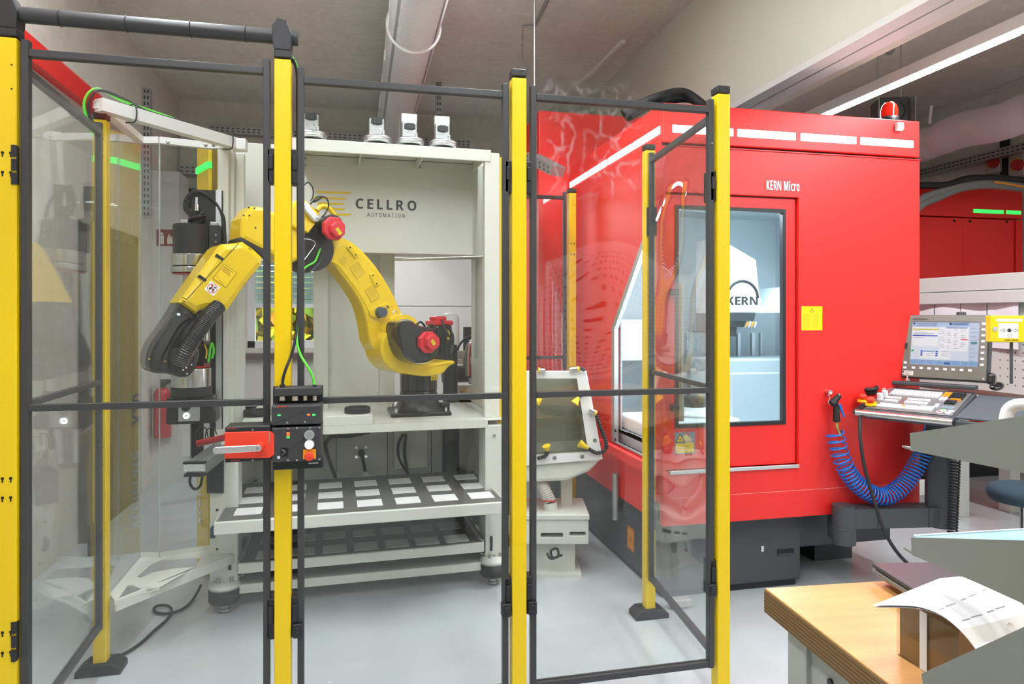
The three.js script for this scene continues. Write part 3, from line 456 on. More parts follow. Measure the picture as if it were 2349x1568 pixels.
// motorised spindle station on the left front of the cell
{
  const t = thing('rotary_clamp_station', 'upright rotary clamp station with black motor box and silver drums', 'machine', CF), z = 0.0, X = (u, v = 700, zz = z) => cx(u, v, zz), Y = (v, zz = z) => cy(445, v, zz);
  const x0 = X(398), x1 = X(478), xm = (x0 + x1) / 2;
  part('rail_column', [span(X(414), X(432), 0.78, 1.72, -0.07, -0.05), span(X(463), X(477), 0.78, 1.72, -0.07, -0.05), span(X(495, 700, -0.06), X(508, 700, -0.06), 0.78, 2.1, -0.1, -0.06)], M.alu, t);
  part('back_plate', [span(X(432), X(506), 0.75, 2.1, -0.1, -0.075)], M.black, t);
  part('motor_box', [extr(rrect(x0, x1, Y(583), Y(516), 0.008), -0.1, 0.02, 0.002), cyl((x1 - x0) / 2, (x1 - x0) / 2, Y(516) - Y(583), xm, (Y(516) + Y(583)) / 2, 0.0)], M.black, t);
  part('side_block', [rbox(0.05, 0.13, 0.06, 0.004, X(492), Y(545), -0.02)], M.black, t); part('screw', [[496, 538], [496, 554]].map(([u, v]) => cyl(0.006, 0.006, 0.006, X(u), Y(v), 0.012, Math.PI / 2, 0, 0, 10)), M.chrome, t);
  part('corner_plate', [rbox(0.035, 0.03, 0.02, 0.003, X(421), Y(511), -0.02), rbox(0.035, 0.045, 0.02, 0.003, X(490), Y(517), -0.02)], M.zinc, t);
  const dm = (v0, v1, r, m, name) => part(name, lathe([[0.001, Y(v1)], [r - 0.004, Y(v1)], [r, Y(v1) + 0.004], [r, Y(v0) - 0.004], [r - 0.004, Y(v0)], [0.001, Y(v0)]], xm, 0, -0.01, 0, 0, 0, 48), m, t);
  dm(583, 611, 0.088, M.steel, 'upper_drum'); dm(612, 626, 0.09, M.steel, 'upper_drum_rim'); dm(626, 629, 0.086, M.capRed, 'red_seal');
  dm(843, 887, 0.09, M.steel, 'lower_drum'); dm(840, 843, 0.086, M.capRed, 'red_seal'); dm(887, 908, 0.093, M.black, 'drum_base');
  part('lower_housing', [rbox(0.21, Y(907) - Y(966), 0.17, 0.012, xm + 0.005, (Y(907) + Y(966)) / 2, -0.03), span(xm - 0.1, xm + 0.12, Y(968), Y(935), -0.1, 0.06, 0.01)], M.black, t);
  part('sensor_plate', [rbox(0.095, 0.082, 0.01, 0.003, X(440, 942), Y(942), 0.064)], M.zinc, t); part('ring_button', [cyl(0.02, 0.02, 0.01, X(433), Y(929), 0.07, Math.PI / 2)], M.black, t);
  part('ring_light', torus(0.0105, 0.0035, X(434), Y(948), 0.072), glow([0.85, 0.93, 1], 5), t, 'small white glowing ring'); part('pusher_rod', [cyl(0.012, 0.012, 0.4, X(470, 700), 1.55, -0.03)], M.chrome, t);
  const hz = -0.05, loops = [];
  for (let i = 0; i < 6; i++) { const d = i * 3; loops.push(tube([CF.Z(447 + d * 0.2, 505, hz), CF.Z(432 - d * 0.6, 478, hz), CF.Z(430, 455 - d * 0.4, hz), CF.Z(455, 440 - d * 0.2, hz), CF.Z(485 + d * 0.5, 455 + d, hz - 0.01 * i), CF.Z(506 + d * 0.7, 485 + d, hz - 0.01 * i), CF.Z(512 + d * 0.5, 530, hz - 0.01 * i), CF.Z(516 + d * 0.3, 562, hz - 0.01 * i)], 0.0055)); }
  for (let i = 0; i < 5; i++) loops.push(at(torus(0.03 + 0.004 * (i % 3), 0.005, 0, 0, 0, Math.PI / 2 + 0.2 * (i - 2), 0.15 * i, 0), CF.Z(450, 500, 0).x, Y(505 - i * 3), -0.02));
  part('cable_bundle', loops, M.rubber, t); part('cable_bracket', [extr(CF.poly([[438, 490], [452, 476], [462, 476], [482, 508], [482, 520], [432, 520]], -0.06), -0.08, -0.06, 0.002)], M.black, t); part('cable_plug', [cyl(0.006, 0.006, 0.05, X(448), Y(462), -0.03), cyl(0.01, 0.01, 0.03, X(449), Y(474), -0.03)], M.chrome, t);
  part('coupling', [rbox(0.07, 0.09, 0.06, 0.008, X(465), Y(812), -0.04)], M.black, t); part('green_loop', tube([CF.Z(478, 830, 0), CF.Z(482, 800, 0.01), CF.Z(486, 786, 0), CF.Z(490, 805, 0), CF.Z(486, 822, 0)], 0.006), M.green, t); part('yellow_wire', tube([CF.Z(469, 790, 0.02), CF.Z(474, 805, 0.02), CF.Z(472, 822, 0.02)], 0.0035), M.yellow, t);
}
// linear axis below it
{
  const t = thing('linear_axis', 'short aluminium linear axis with cables below the clamp station', 'linear axis', V(0, 0, 0)), a = P.D(449, 1070, 3.02), b = P.D(520, 1018, 3.42), q = new THREE.Matrix4().lookAt(a, b, V(0, 1, 0)); q.setPosition(a);
  const loc = (g) => g.applyMatrix4(q), L = a.distanceTo(b);
  part('profile', [loc(box(0.092, 0.02, L, 0, -0.005, -L / 2)), loc(box(0.028, 0.012, L, 0.03, 0.012, -L / 2)), loc(box(0.028, 0.012, L, -0.03, 0.012, -L / 2)), loc(box(0.08, 0.02, L, 0, -0.025, -L / 2))], M.zinc, t);
  part('end_cap', [loc(rbox(0.096, 0.008, 0.02, 0.002, 0, 0.022, 0.01)), loc(rbox(0.09, 0.012, 0.03, 0.003, 0, -0.034, 0.006))], M.black, t); part('end_plate', [loc(rbox(0.094, 0.034, 0.01, 0.002, 0, 0, 0.012))], M.alu, t);
  part('screw', [[-0.036, 0.008], [-0.036, -0.009], [-0.012, -0.003], [0.012, -0.003], [0.036, 0.008], [0.036, -0.009]].map(([x, y]) => loc(cyl(0.0042, 0.0042, 0.004, x, y, 0.019, Math.PI / 2, 0, 0, 10))), M.chrome, t);
  part('cable_loop', [tube([P.D(437, 1088, 3.02), P.D(436, 1108, 3.03), P.D(446, 1121, 3.05), P.D(458, 1116, 3.08), P.D(464, 1095, 3.12)], 0.006)], M.rubber, t);
  part('air_hose', [tube([P.D(455, 1030, 3.2), P.D(448, 1005, 3.2), P.D(455, 982, 3.22), P.D(470, 980, 3.25), P.D(478, 1005, 3.28)], 0.003), tube([P.D(470, 1015, 3.2), P.D(475, 985, 3.2), P.D(488, 980, 3.22), P.D(497, 995, 3.28)], 0.003), tube([P.D(462, 985, 3.15), P.D(455, 1010, 3.15), P.D(462, 1035, 3.15)], 0.0022)], M.rubber, t);
}

// ---------------------------------------------------------------- yellow six-axis robot
{
  const RF = new Frame(P.D(900, 780, 3.78), rad(26.6)), o = RF.o.y; RF.o.y = 0;
  const t = thing('industrial_robot', 'yellow six-axis industrial robot arm with black wrist bent over the cell table', 'robot', RF);
  const S = (pts, zt, n = 4) => smooth(RF.poly(pts, zt), n), R = (pts, zt) => RF.poly(pts, zt), Q = (u, v, z) => RF.Z(u, v, z);
  const oct = (u, v, z, r, z0, z1) => { const p = Q(u, v, z), a = []; for (let i = 0; i < 8; i++) a.push([p.x + r * Math.cos(Math.PI / 8 + i * Math.PI / 4), p.y + r * Math.sin(Math.PI / 8 + i * Math.PI / 4)]); return extr(a, z0, z1, 0.006); };
  // base
  const b0 = RF.toLocal(CF.o.clone()), bp = RF.Y(960, 947, 0.905), ax = bp.x, az = bp.z;
  const prof = [[0.15, 0.02], [0.135, 0.03], [0.118, 0.07], [0.105, 0.13], [0.1, 0.15], [0.001, 0.15]];
  const lg = new THREE.LatheGeometry(prof.map((p) => new THREE.Vector2(...p)), 48), lp = lg.attributes.position;
  for (let i = 0; i < lp.count; i++) { const x = lp.getX(i), y = lp.getY(i), z = lp.getZ(i), k = Math.max(0, 1 - (y - 0.02) / 0.12), r = Math.hypot(x, z), m = Math.max(Math.abs(x), Math.abs(z)) || 1, f = 1 + k * (r / m - 1) * 0.75; lp.setX(i, x * f); lp.setZ(i, z * f); }
  lg.computeVertexNormals();
  const bt = CF.phi - RF.phi, bc = Math.cos(bt), bs = Math.sin(bt);
  part('base', [at(lg, ax, 0.905, az, 0, bt), at(rbox(0.34, 0.022, 0.30, 0.006, 0, 0, 0), ax, 0.917, az, 0, bt), at(rbox(0.05, 0.05, 0.06, 0.006, 0.145, 0.03, 0.06), ax, 0.917, az, 0, bt)], std([0.010, 0.010, 0.011], 0.3), t);
  part('anchor_bolt', [[-0.14, 0.125], [0.14, 0.125], [-0.14, -0.125], [0.14, -0.125]].map(([x, z]) => cyl(0.009, 0.009, 0.04, ax + x * bc + z * bs, 0.93, az - x * bs + z * bc, 0, 0, 0, 6)), M.chrome, t);
  part('base_ring', [cyl(0.108, 0.108, 0.1, ax, 1.095, az)], M.gloss, t);
  print('axis_label', 0.075, 0.026, canvasMat(256, 88, (g, w, h) => { g.fillStyle = '#f2cf00'; g.fillRect(0, 0, w, h); g.fillStyle = '#111'; g.font = 'bold 60px sans-serif'; g.fillText('−•J1•+', 14, 66); }), t, ax + 0.045, 1.115, az + 0.1, 0, 0.42, 0);
  // turntable and yoke
  part('turntable', [lathe([[0.001, 1.14], [0.12, 1.14], [0.165, 1.163], [0.19, 1.188], [0.19, 1.2], [0.001, 1.207]], ax, 0, az, 0, 0, 0, 48), extr(S([[868, 800], [874, 826], [892, 846], [930, 857], [978, 862], [1012, 854], [1022, 841], [1038, 832], [1036, 827], [1000, 830], [950, 833], [928, 825], [910, 800], [900, 770], [885, 760], [872, 775]], 0.1), -0.06, 0.13, 0.012)], M.robot, t);
  const j2 = Q(915, 768, 0.06);
  part('shoulder_ring', [cyl(0.118, 0.118, 0.07, j2.x - 0.02, j2.y, 0.01, Math.PI / 2, 0, 0, 48)], M.black, t);
  part('shoulder_flange', [cyl(0.112, 0.118, 0.075, j2.x, j2.y, 0.075, Math.PI / 2, 0, 0, 48)], M.robot, t);
  part('bearing_ring', [cyl(0.088, 0.088, 0.02, j2.x, j2.y, 0.118, Math.PI / 2, 0, 0, 40)], M.steel, t);
  part('shoulder_motor', [extr(S([[905, 742], [925, 735], [952, 746], [985, 756], [996, 790], [985, 822], [950, 832], [922, 820], [906, 785]], 0.2), 0.11, 0.25, 0.012)], M.gloss, t);
  const c2 = Q(986, 785, 0.28);
  part('motor_cap', [oct(986, 785, 0.28, 0.061, 0.24, 0.275), oct(990, 784, 0.28, 0.043, 0.27, 0.3)], M.capRed, t, 'red octagonal motor cap');
  print('cap_label', 0.03, 0.018, M.yellowPrint = canvasMat(64, 40, (g, w, h) => { g.fillStyle = '#ddd000'; g.fillRect(0, 0, w, h); g.fillStyle = '#8a8a10'; g.fillRect(6, 8, 50, 4); g.fillRect(6, 18, 44, 4); g.fillRect(6, 28, 38, 4); }), t, c2.x + 0.008, c2.y, 0.3005, 0, 0, -0.9);
  part('eye_bolt', [at(torus(0.016, 0.004, 0, 0, 0), Q(907, 719, 0.06).x, Q(907, 719, 0.06).y, 0.06)], M.chrome, t);
  const jm = RF.Z(1012, 785, az + 0.0), jx = RF.Z(1012, 785, az).x;
  part('upright_motor', [rbox(0.12, 0.22, 0.12, 0.02, jx, 1.31, az - 0.02), cyl(0.064, 0.064, 0.225, jx, 1.31, az - 0.02)], M.gloss, t);
  part('motor_cap', [rbox(0.125, 0.03, 0.125, 0.01, jx, 1.43, az - 0.02), rbox(0.08, 0.03, 0.08, 0.012, jx - 0.01, 1.455, az - 0.02)], M.capRed, t, 'red motor cap');
  part('motor_cable', [tube([V(jx - 0.03, 1.45, az + 0.05), V(jx - 0.02, 1.38, az + 0.09), V(jx + 0.02, 1.3, az + 0.1), V(jx - 0.02, 1.24, az + 0.13)], 0.006), tube([V(jx - 0.0, 1.42, az + 0.06), V(jx + 0.03, 1.35, az + 0.08), V(jx + 0.0, 1.25, az + 0.1)], 0.008), tube([Q(955, 745, 0.2), Q(965, 738, 0.18), Q(975, 748, 0.16)], 0.006)], M.rubber, t);
  print('warning_label', 0.05, 0.055, canvasMat(64, 70, (g, w, h) => { g.fillStyle = '#e8d000'; g.fillRect(0, 0, w, h); g.strokeStyle = '#111'; g.lineWidth = 6; g.beginPath(); g.moveTo(20, 50); g.lineTo(32, 25); g.lineTo(44, 50); g.closePath(); g.stroke(); }), t, jx + 0.01, 1.36, az + 0.041);
  // lower arm
  part('lower_arm', [extr(S([[728, 602], [745, 588], [766, 606], [792, 640], [816, 674], [832, 704], [843, 745], [850, 785], [864, 806], [900, 806], [925, 772], [926, 728], [914, 700], [903, 675], [888, 648], [866, 614], [843, 586], [818, 562], [795, 548], [765, 542], [735, 560]], 0.06), -0.07, 0.06, 0.014)], M.robot, t);
  part('arm_face', [extr(S([[750, 596], [772, 606], [800, 640], [824, 674], [840, 702], [852, 722], [900, 700], [893, 675], [878, 646], [858, 614], [836, 588], [812, 568], [780, 560]], 0.065), 0.055, 0.064, 0.004)], M.robot, t);
  for (const [u, v, a] of [[808, 576, -0.85], [858, 641, -1.1]]) { const p = Q(u, v, 0.064); part('arm_bracket', [rbox(0.075, 0.03, 0.012, 0.005, p.x, p.y, 0.066, 0, 0, a)], M.robot, t); part('screw', [-0.024, 0.024].map((d) => cyl(0.004, 0.004, 0.004, p.x + d * Math.cos(a), p.y + d * Math.sin(a), 0.0725, Math.PI / 2, 0, 0, 8)), M.slot, t); }
  part('rubber_stop', [cyl(0.026, 0.032, 0.05, Q(873, 716, 0.08).x, Q(873, 716, 0.08).y, 0.085, Math.PI / 2), cyl(0.01, 0.01, 0.02, Q(888, 704, 0.07).x, Q(888, 704, 0.07).y, 0.065, Math.PI / 2)], std([0.06, 0.08, 0.1], 0.5), t);
  part('stop_boss', [extr(S([[848, 712], [858, 704], [890, 696], [894, 706], [884, 724], [862, 728], [850, 724]], 0.07), 0.06, 0.075, 0.004)], M.robot, t);
  const note = canvasMat(128, 96, (g, w, h) => { g.fillStyle = '#e0bb10'; g.fillRect(0, 0, w, h); g.strokeStyle = '#8d7404'; g.lineWidth = 3; g.strokeRect(3, 3, w - 6, h - 6); g.fillStyle = '#a08a10'; for (let i = 0; i < 6; i++) g.fillRect(12, 14 + i * 12, 60 + (i * 37) % 44, 3); });
  for (const [u, v, w, h, a] of [[820, 620, 0.07, 0.06, -0.95], [855, 674, 0.075, 0.06, -1.05]]) { const p = Q(u, v, 0.066); print('arm_label', w, h, note, t, p.x, p.y, 0.0645, 0, 0, a); }
  { const p = Q(789, 596, 0.066); print('arm_lettering', 0.05, 0.045, canvasMat(96, 88, (g, w, h) => { g.fillStyle = '#e2bd1c'; g.fillRect(0, 0, w, h); g.fillStyle = '#a88c00'; g.font = 'bold 30px sans-serif'; g.fillText('000', 18, 36); g.fillText('18:05', 6, 74); }), t, p.x, p.y, 0.0645, 0, 0, -0.5); }
  // elbow
  const e = Q(702, 573, 0.0);
  part('elbow_drum', [cyl(0.112, 0.112, 0.17, e.x, e.y, 0.0, Math.PI / 2, 0, 0, 48)], M.black, t);
  part('elbow_cover', [extr(R([[684, 542], [725, 548], [744, 575], [734, 605], [712, 625], [684, 628]], 0.1), 0.08, 0.105, 0.008)], M.gloss, t); part('cover_wire', tube([Q(684, 547, 0.108), Q(714, 550, 0.108), Q(723, 557, 0.108), Q(699, 595, 0.108)], 0.0022, 30), M.alu, t);
  part('elbow_block', [extr(R([[660, 478], [685, 458], [705, 460], [735, 490], [726, 508], [704, 534], [690, 528], [662, 515]], 0.12), -0.05, 0.12, 0.01), extr(R([[697, 505], [724, 513], [708, 534], [697, 528]], 0.14), 0.1, 0.14, 0.006)], M.robot, t);
  part('valve_box', [at(rbox(0.085, 0.03, 0.03, 0.004, 0, 0, 0), Q(713, 489, 0.14).x, Q(713, 489, 0.14).y, 0.14, 0, 0, -0.8), at(rbox(0.03, 0.025, 0.026, 0.004, 0, 0, 0), Q(703, 473, 0.14).x, Q(703, 473, 0.14).y, 0.14, 0, 0, -0.8)], M.keyWhite, t); part('valve_knob', [at(rbox(0.022, 0.022, 0.02, 0.003, 0, 0, 0), Q(725, 503, 0.14).x, Q(725, 503, 0.14).y, 0.145, 0, 0, -0.8)], M.zinc, t);
  part('yellow_arch', [tube([Q(727, 483, -0.02), Q(738, 473, -0.02), Q(752, 476, -0.02), Q(764, 488, -0.02), Q(771, 500, -0.02)], 0.013)], M.robot, t); part('elbow_motor', [cyl(0.056, 0.056, 0.14, Q(752, 520, 0.1).x, Q(752, 520, 0.1).y, 0.09, Math.PI / 2), rbox(0.09, 0.1, 0.16, 0.01, Q(742, 530, 0.0).x, Q(742, 530, 0.0).y, 0.04)], M.gloss, t);
  part('motor_cap', [oct(770, 523, 0.2, 0.061, 0.16, 0.19), oct(774, 526, 0.2, 0.04, 0.185, 0.212)], M.capRed, t, 'red octagonal motor cap'); { const p = Q(777, 530, 0.213); print('cap_label', 0.036, 0.018, M.yellowPrint, t, p.x, p.y, 0.2125, 0, 0, -0.9); }
  part('elbow_cable', [tube([Q(698, 424, 0.1), Q(706, 418, 0.1), Q(717, 430, 0.1), Q(718, 450, 0.1), Q(713, 460, 0.12)], 0.0035), tube([Q(712, 468, 0.14), Q(728, 452, 0.13), Q(748, 454, 0.12), Q(754, 470, 0.12), Q(747, 488, 0.12), Q(738, 498, 0.12)], 0.0035), tube([Q(714, 465, 0.14), Q(738, 453, 0.1), Q(722, 463, 0.13)], 0.004)], M.rubber, t);
  part('green_cable', tube([Q(728, 590, 0.1), Q(735, 570, 0.1), Q(728, 588, 0.115), Q(722, 600, 0.12), Q(700, 614, 0.12), Q(685, 640, 0.13)], 0.005), M.green, t);
  // forearm
  part('forearm_housing', [extr(R([[556, 500], [577, 472], [602, 474], [632, 487], [662, 503], [696, 522], [696, 596], [665, 603], [640, 592], [606, 574], [553, 546], [553, 522]], 0.09), -0.095, 0.095, 0.02)], M.robot, t);
  part('joint_band', [extr(S([[546, 552], [554, 542], [582, 546], [612, 572], [612, 592], [598, 586], [570, 564], [552, 557]], 0.08), -0.085, 0.086, 0.006)], M.black, t);
  part('forearm_cover', [extr(R([[549, 556], [513, 559], [503, 566], [470, 612], [440, 654], [413, 693], [451, 720], [461, 712], [475, 708], [490, 710], [524, 713], [546, 682], [565, 653], [591, 622], [604, 606], [606, 590], [586, 571], [559, 552]], 0.11), -0.11, 0.11, 0.028)], M.robot, t);
  { const p = Q(487, 661, 0.111), q = Q(516, 632, 0.111), a = -0.62;
    print('no_step_sign', 0.05, 0.05, canvasMat(128, 128, (g) => { g.fillStyle = '#f2f2f0'; g.fillRect(0, 0, 128, 128); g.fillStyle = '#222'; for (const x of [46, 82]) { g.beginPath(); g.ellipse(x, 76, 13, 20, 0, 0, 7); g.fill(); g.beginPath(); g.ellipse(x, 40, 12, 12, 0, 0, 7); g.fill(); } g.strokeStyle = '#c41c1c'; g.lineWidth = 8; g.beginPath(); g.arc(64, 64, 52, 0, 7); g.moveTo(28, 28); g.lineTo(100, 100); g.stroke(); }), t, p.x, p.y, 0.1102, 0, 0, a);
    print('data_label', 0.07, 0.085, canvasMat(140, 170, (g, w, h) => { g.fillStyle = '#f0c800'; g.fillRect(0, 0, w, h); g.strokeStyle = '#5a4a00'; g.lineWidth = 3; g.strokeRect(2, 2, w - 4, h - 4); g.fillStyle = '#6a5800'; for (let i = 0; i < 5; i++) g.fillRect(14, 16 + i * 10, 100 - (i * 31) % 40, 4); g.font = '20px sans-serif'; g.fillText('O', 16, 140); g.fillText('FANUC', 50, 158); }), t, q.x, q.y, 0.1102, 0, 0, a);
    const L1 = Q(548, 557, 0.111), L2 = Q(428, 686, 0.111); part('cover_seam', [bar(L1, L2, 0.0025, 0.002)], M.slot, t); part('cover_slot', [[502, 590, -0.6], [463, 638, -0.6]].map(([u, v, r]) => { const z = Q(u, v, 0.1); return box(0.036, 0.012, 0.02, z.x, z.y, 0.103, 0, 0, r); }), M.slot, t);
    part('cover_mark', [[574, 571], [423, 684], [421, 690]].map(([u, v]) => { const z = Q(u, v, 0.111); return box(0.02, 0.003, 0.001, z.x, z.y, 0.1105, 0, 0, -0.5); }), M.slot, t); part('cover_screw', [[571, 476], [584, 477], [559, 494], [572, 494], [586, 522]].map(([u, v]) => { const z = Q(u, v, 0.096); return cyl(0.004, 0.004, 0.004, z.x, z.y, 0.0955, Math.PI / 2, 0, 0, 8); }), M.slot, t); }
  // black wrist and dress hose
  part('wrist', [extr(S([[414, 692], [457, 721], [446, 748], [432, 764], [430, 790], [456, 800], [452, 838], [428, 866], [388, 858], [352, 854], [338, 842], [337, 820], [345, 792], [370, 756], [396, 718]], 0.08), -0.085, 0.085, 0.024)], M.gloss, t);
  part('wrist_cover', [extr(S([[440, 730], [420, 745], [392, 790], [372, 830], [362, 856], [345, 848], [342, 822], [352, 792], [376, 756], [404, 716]], 0.1), 0.06, 0.105, 0.014)], M.gloss, t);
  part('wrist_flange', [extr(S([[398, 800], [440, 800], [450, 838], [428, 864], [392, 852]], 0.1), 0.06, 0.11, 0.01)], M.black, t);
  part('wrist_screw', [[425, 835], [427, 843], [439, 836], [420, 848], [429, 857]].map(([u, v]) => { const z = Q(u, v, 0.112); return cyl(0.004, 0.004, 0.004, z.x, z.y, 0.1115, Math.PI / 2, 0, 0, 8); }), M.chrome, t);
  part('mark', [[343, 823], [379, 828]].map(([u, v]) => { const z = Q(u, v, 0.108); return box(0.008, 0.003, 0.001, z.x, z.y, 0.1065, 0, 0, 0.2); }), M.yellow, t);
  const hc = new THREE.CatmullRomCurve3([Q(500, 702, 0.1), Q(482, 722, 0.13), Q(460, 752, 0.15), Q(440, 782, 0.155), Q(424, 808, 0.15), Q(414, 830, 0.12)]), hoseSeg = 220, hose = new THREE.TubeGeometry(hc, hoseSeg, 0.034, 16, false), hp = hose.attributes.position;
  for (let i = 0; i <= hoseSeg; i++) { const c = hc.getPointAt(i / hoseSeg), k = 1 + 0.07 * Math.sin(i * 1.15); for (let j = 0; j <= 16; j++) { const n = i * 17 + j; hp.setXYZ(n, c.x + (hp.getX(n) - c.x) * k, c.y + (hp.getY(n) - c.y) * k, c.z + (hp.getZ(n) - c.z) * k); } }
  hose.computeVertexNormals(); part('corrugated_hose', hose, M.gloss, t);
}

// ---------------------------------------------------------------- red milling machine
const ZK = -3.17, K = (u, v) => P.Z(u, v, ZK);
{
  const t = thing('milling_machine', 'large red milling machine with lit window, white light bars and grey base', 'machine', V(0, 0, 0));
  const xl = K(1521, 700).x, xr = K(2110, 700).x, yt = K(1800, 255).y, yb = 0.415, ZR = -5.75, ygr = K(1893, 350).y;
  const d0 = K(1527, 750).x, d1 = K(1832, 750).x, dy1 = K(1832, 453).y, dy0 = K(1832, 1066).y;           // door recess
  const w0 = K(1552, 750).x, w1 = K(1806, 750).x, wy1 = K(1806, 479).y, wy0 = K(1806, 973).y;            // window
  // outer skins
  part('front_panel', [at(extr(rect(xl, xr, yb, ygr - 0.012), -0.03, 0, 0.003, [rect(d0, d1, dy0, dy1)]), 0, 0, ZK)], M.red, t);
  part('header_fascia', [span(xl, xr, ygr + 0.006, yt, ZK - 0.029, ZK + 0.0, 0.006)], M.red, t);
  part('header_gap', [span(xl + 0.01, xr - 0.01, ygr - 0.02, ygr + 0.02, ZK - 0.2, ZK - 0.02)], M.slot, t);
  part('header_lip', [span(xl + 0.06, xr, ygr - 0.012, ygr - 0.006, ZK - 0.05, ZK + 0.004)], M.red, t);
  part('door', [at(extr(rect(d0 + 0.006, d1 - 0.006, dy0 + 0.006, dy1 - 0.006), -0.045, -0.018, 0.002, [rect(w0, w1, wy0, wy1)]), 0, 0, ZK)], M.red, t, 'red sliding door around the window');
  part('window_gasket', [at(extr(rect(w0, w1, wy0, wy1), -0.04, -0.012, 0, [rect(w0 + 0.018, w1 - 0.018, wy0 + 0.018, wy1 - 0.018)]), 0, 0, ZK)], M.black, t);
  part('window_pane', [span(w0 + 0.01, w1 - 0.01, wy0 + 0.01, wy1 - 0.01, ZK - 0.035, ZK - 0.029)], pane([0.90, 0.95, 0.96]), t);
  part('door_rail', [span(K(1535, 750).x, K(1831, 750).x, dy0 - 0.012, dy0 + 0.006, ZK, ZK + 0.012, 0.002)], M.alu, t);
  { const hx = K(1552, 800).x, y1 = K(1552, 648).y, y0 = K(1552, 962).y; part('door_handle', [rod(V(hx, y0, ZK + 0.05), V(hx, y1, ZK + 0.05), 0.014, 0.014, 24)], M.steel, t, 'steel bar handle'); for (const y of [y0 + 0.06, y1 - 0.05]) part('handle_mount', [rbox(0.04, 0.035, 0.06, 0.004, hx - 0.012, y, ZK + 0.015)], M.black, t); }
  part('seam', [span(xl + 0.04, xr - 0.02, K(1800, 1126).y - 0.001, K(1800, 1126).y + 0.001, ZK - 0.001, ZK + 0.0005)], std([0.9, 0.35, 0.3], 0.4), t);
  part('right_wall', [span(xr - 0.03, xr, yb, yt - 0.01, ZR, ZK - 0.03)], M.red, t); part('top_cover', [span(xl + 0.032, xr - 0.032, yt - 0.05, yt - 0.03, ZR, ZK - 0.03)], M.base, t); part('rear_wall', [span(xl, xr, yb, yt - 0.03, ZR, ZR + 0.03)], M.red, t);
  // side wall with the robot hatch: outline in z / y
  const s = (u, v) => { const p = P.X(u, v, xl); return [-p.z, p.y]; }, hz0 = s(1405, 800)[0], hz1 = 3.28, hy0 = s(1405, 1012)[1], hyc = s(1405, 750)[1], hyt = s(1476, 560)[1];
  const hatch = [[hz1, hy0], [hz0, hy0], [hz0, hyc], [s(1476, 560)[0] - 0.02, hyt + 0.05], [hz1, hyt + 0.06]].reverse();
  part('side_wall', [at(extr(rect(-(ZK - 0.03), -ZR, yb, yt), 0, 0.03, 0.002, [hatch]), xl, 0, 0, 0, Math.PI / 2, 0)].map((g) => { g.computeVertexNormals(); return g; }), M.red, t);
  { const w = 0.045, ring = hatch.slice(), inner = [[hz1 + 0.005, hy0 + 0.005], [hz0 - w, hy0 + 0.005], [hz0 - w, hyc - 0.01], [s(1476, 560)[0] - 0.02 - w * 0.5, hyt + 0.02], [hz1 + 0.005, hyt + 0.03]].reverse(); part('hatch_frame', at(extr(ring, -0.006, 0.02, 0, [inner]), xl, 0, 0, 0, Math.PI / 2, 0), M.inox, t); part('screw', [[1412, 838 + 149], [1412, 1010 - 2]].map(([u, v]) => { const p = P.X(u, v, xl - 0.005); return cyl(0.01, 0.01, 0.006, xl - 0.005, p.y, p.z, 0, 0, Math.PI / 2, 12); }), M.black, t); }
  part('sill', [at(extr([[-hz0 - 0.1, 0], [-hz1 + 0.1, 0], [-hz1 + 0.1, -0.05], [-hz0 - 0.1, -0.05]], 0, 0.03), xl - 0.03, hy0, 0, 0, -Math.PI / 2, 0)], M.red, t);
  // light bars
  const bars = [[1543, 1618], [1622, 1681], [1692, 1824], [1837, 1963], [1974, 2094]];
  for (const [a, b] of bars) { const p = K(a, 309), q = K(b, 309); const y = K(1758, 309).y; part('led_bar', [span(p.x, q.x, y - 0.019, y + 0.019, ZK - 0.005, ZK + 0.004)], M.glowWhite, t); }
  const sy = s(1512, 302)[1], yA = K(1758, 309).y;
  for (const [a, b] of [[1514, 1453], [1450, 1396], [1392, 1350], [1347, 1308]]) { const z0 = P.X(a, 400, xl).z, z1 = P.X(b, 400, xl).z; part('led_bar', [span(xl - 0.004, xl + 0.004, yA - 0.019, yA + 0.019, z1, z0)], M.glowWhite, t); }
  areaLight(xr - xl, 0.04, 6, 0xf2f5ff, (xl + xr) / 2, yA, ZK + 0.012, 0, Math.PI, t); areaLight(1.4, 0.04, 6, 0xf2f5ff, xl - 0.012, yA, ZK - 0.75, 0, Math.PI / 2, t);
  part('tower', [span(P.Z(1236, 300, -4.75).x, 2.2, 0.6, P.Z(1400, 264, -4.75).y, ZR, -4.75, 0.01)], M.red, t); part('hose_bundle', [tube([P.D(1430, 262, 3.9), P.D(1470, 240, 3.9), P.D(1515, 222, 3.9), P.D(1570, 214, 4.0), P.D(1610, 240, 4.0)], 0.03), tube([P.D(1440, 268, 4.0), P.D(1500, 238, 4.1), P.D(1580, 225, 4.1), P.D(1620, 245, 4.1)], 0.028)], M.rubber, t);
  // lettering, notices
  const ts = 0.049, ty = K(1795, 437).y, tx = K(1756, 430).x, tw = K(1833, 430).x - tx; { const g = text('KERN Micro', ts, 0.004, font); g.computeBoundingBox(); g.scale(tw / g.boundingBox.max.x, 1, 1); part('name_lettering', at(g, tx, ty, ZK), M.alu, t); }
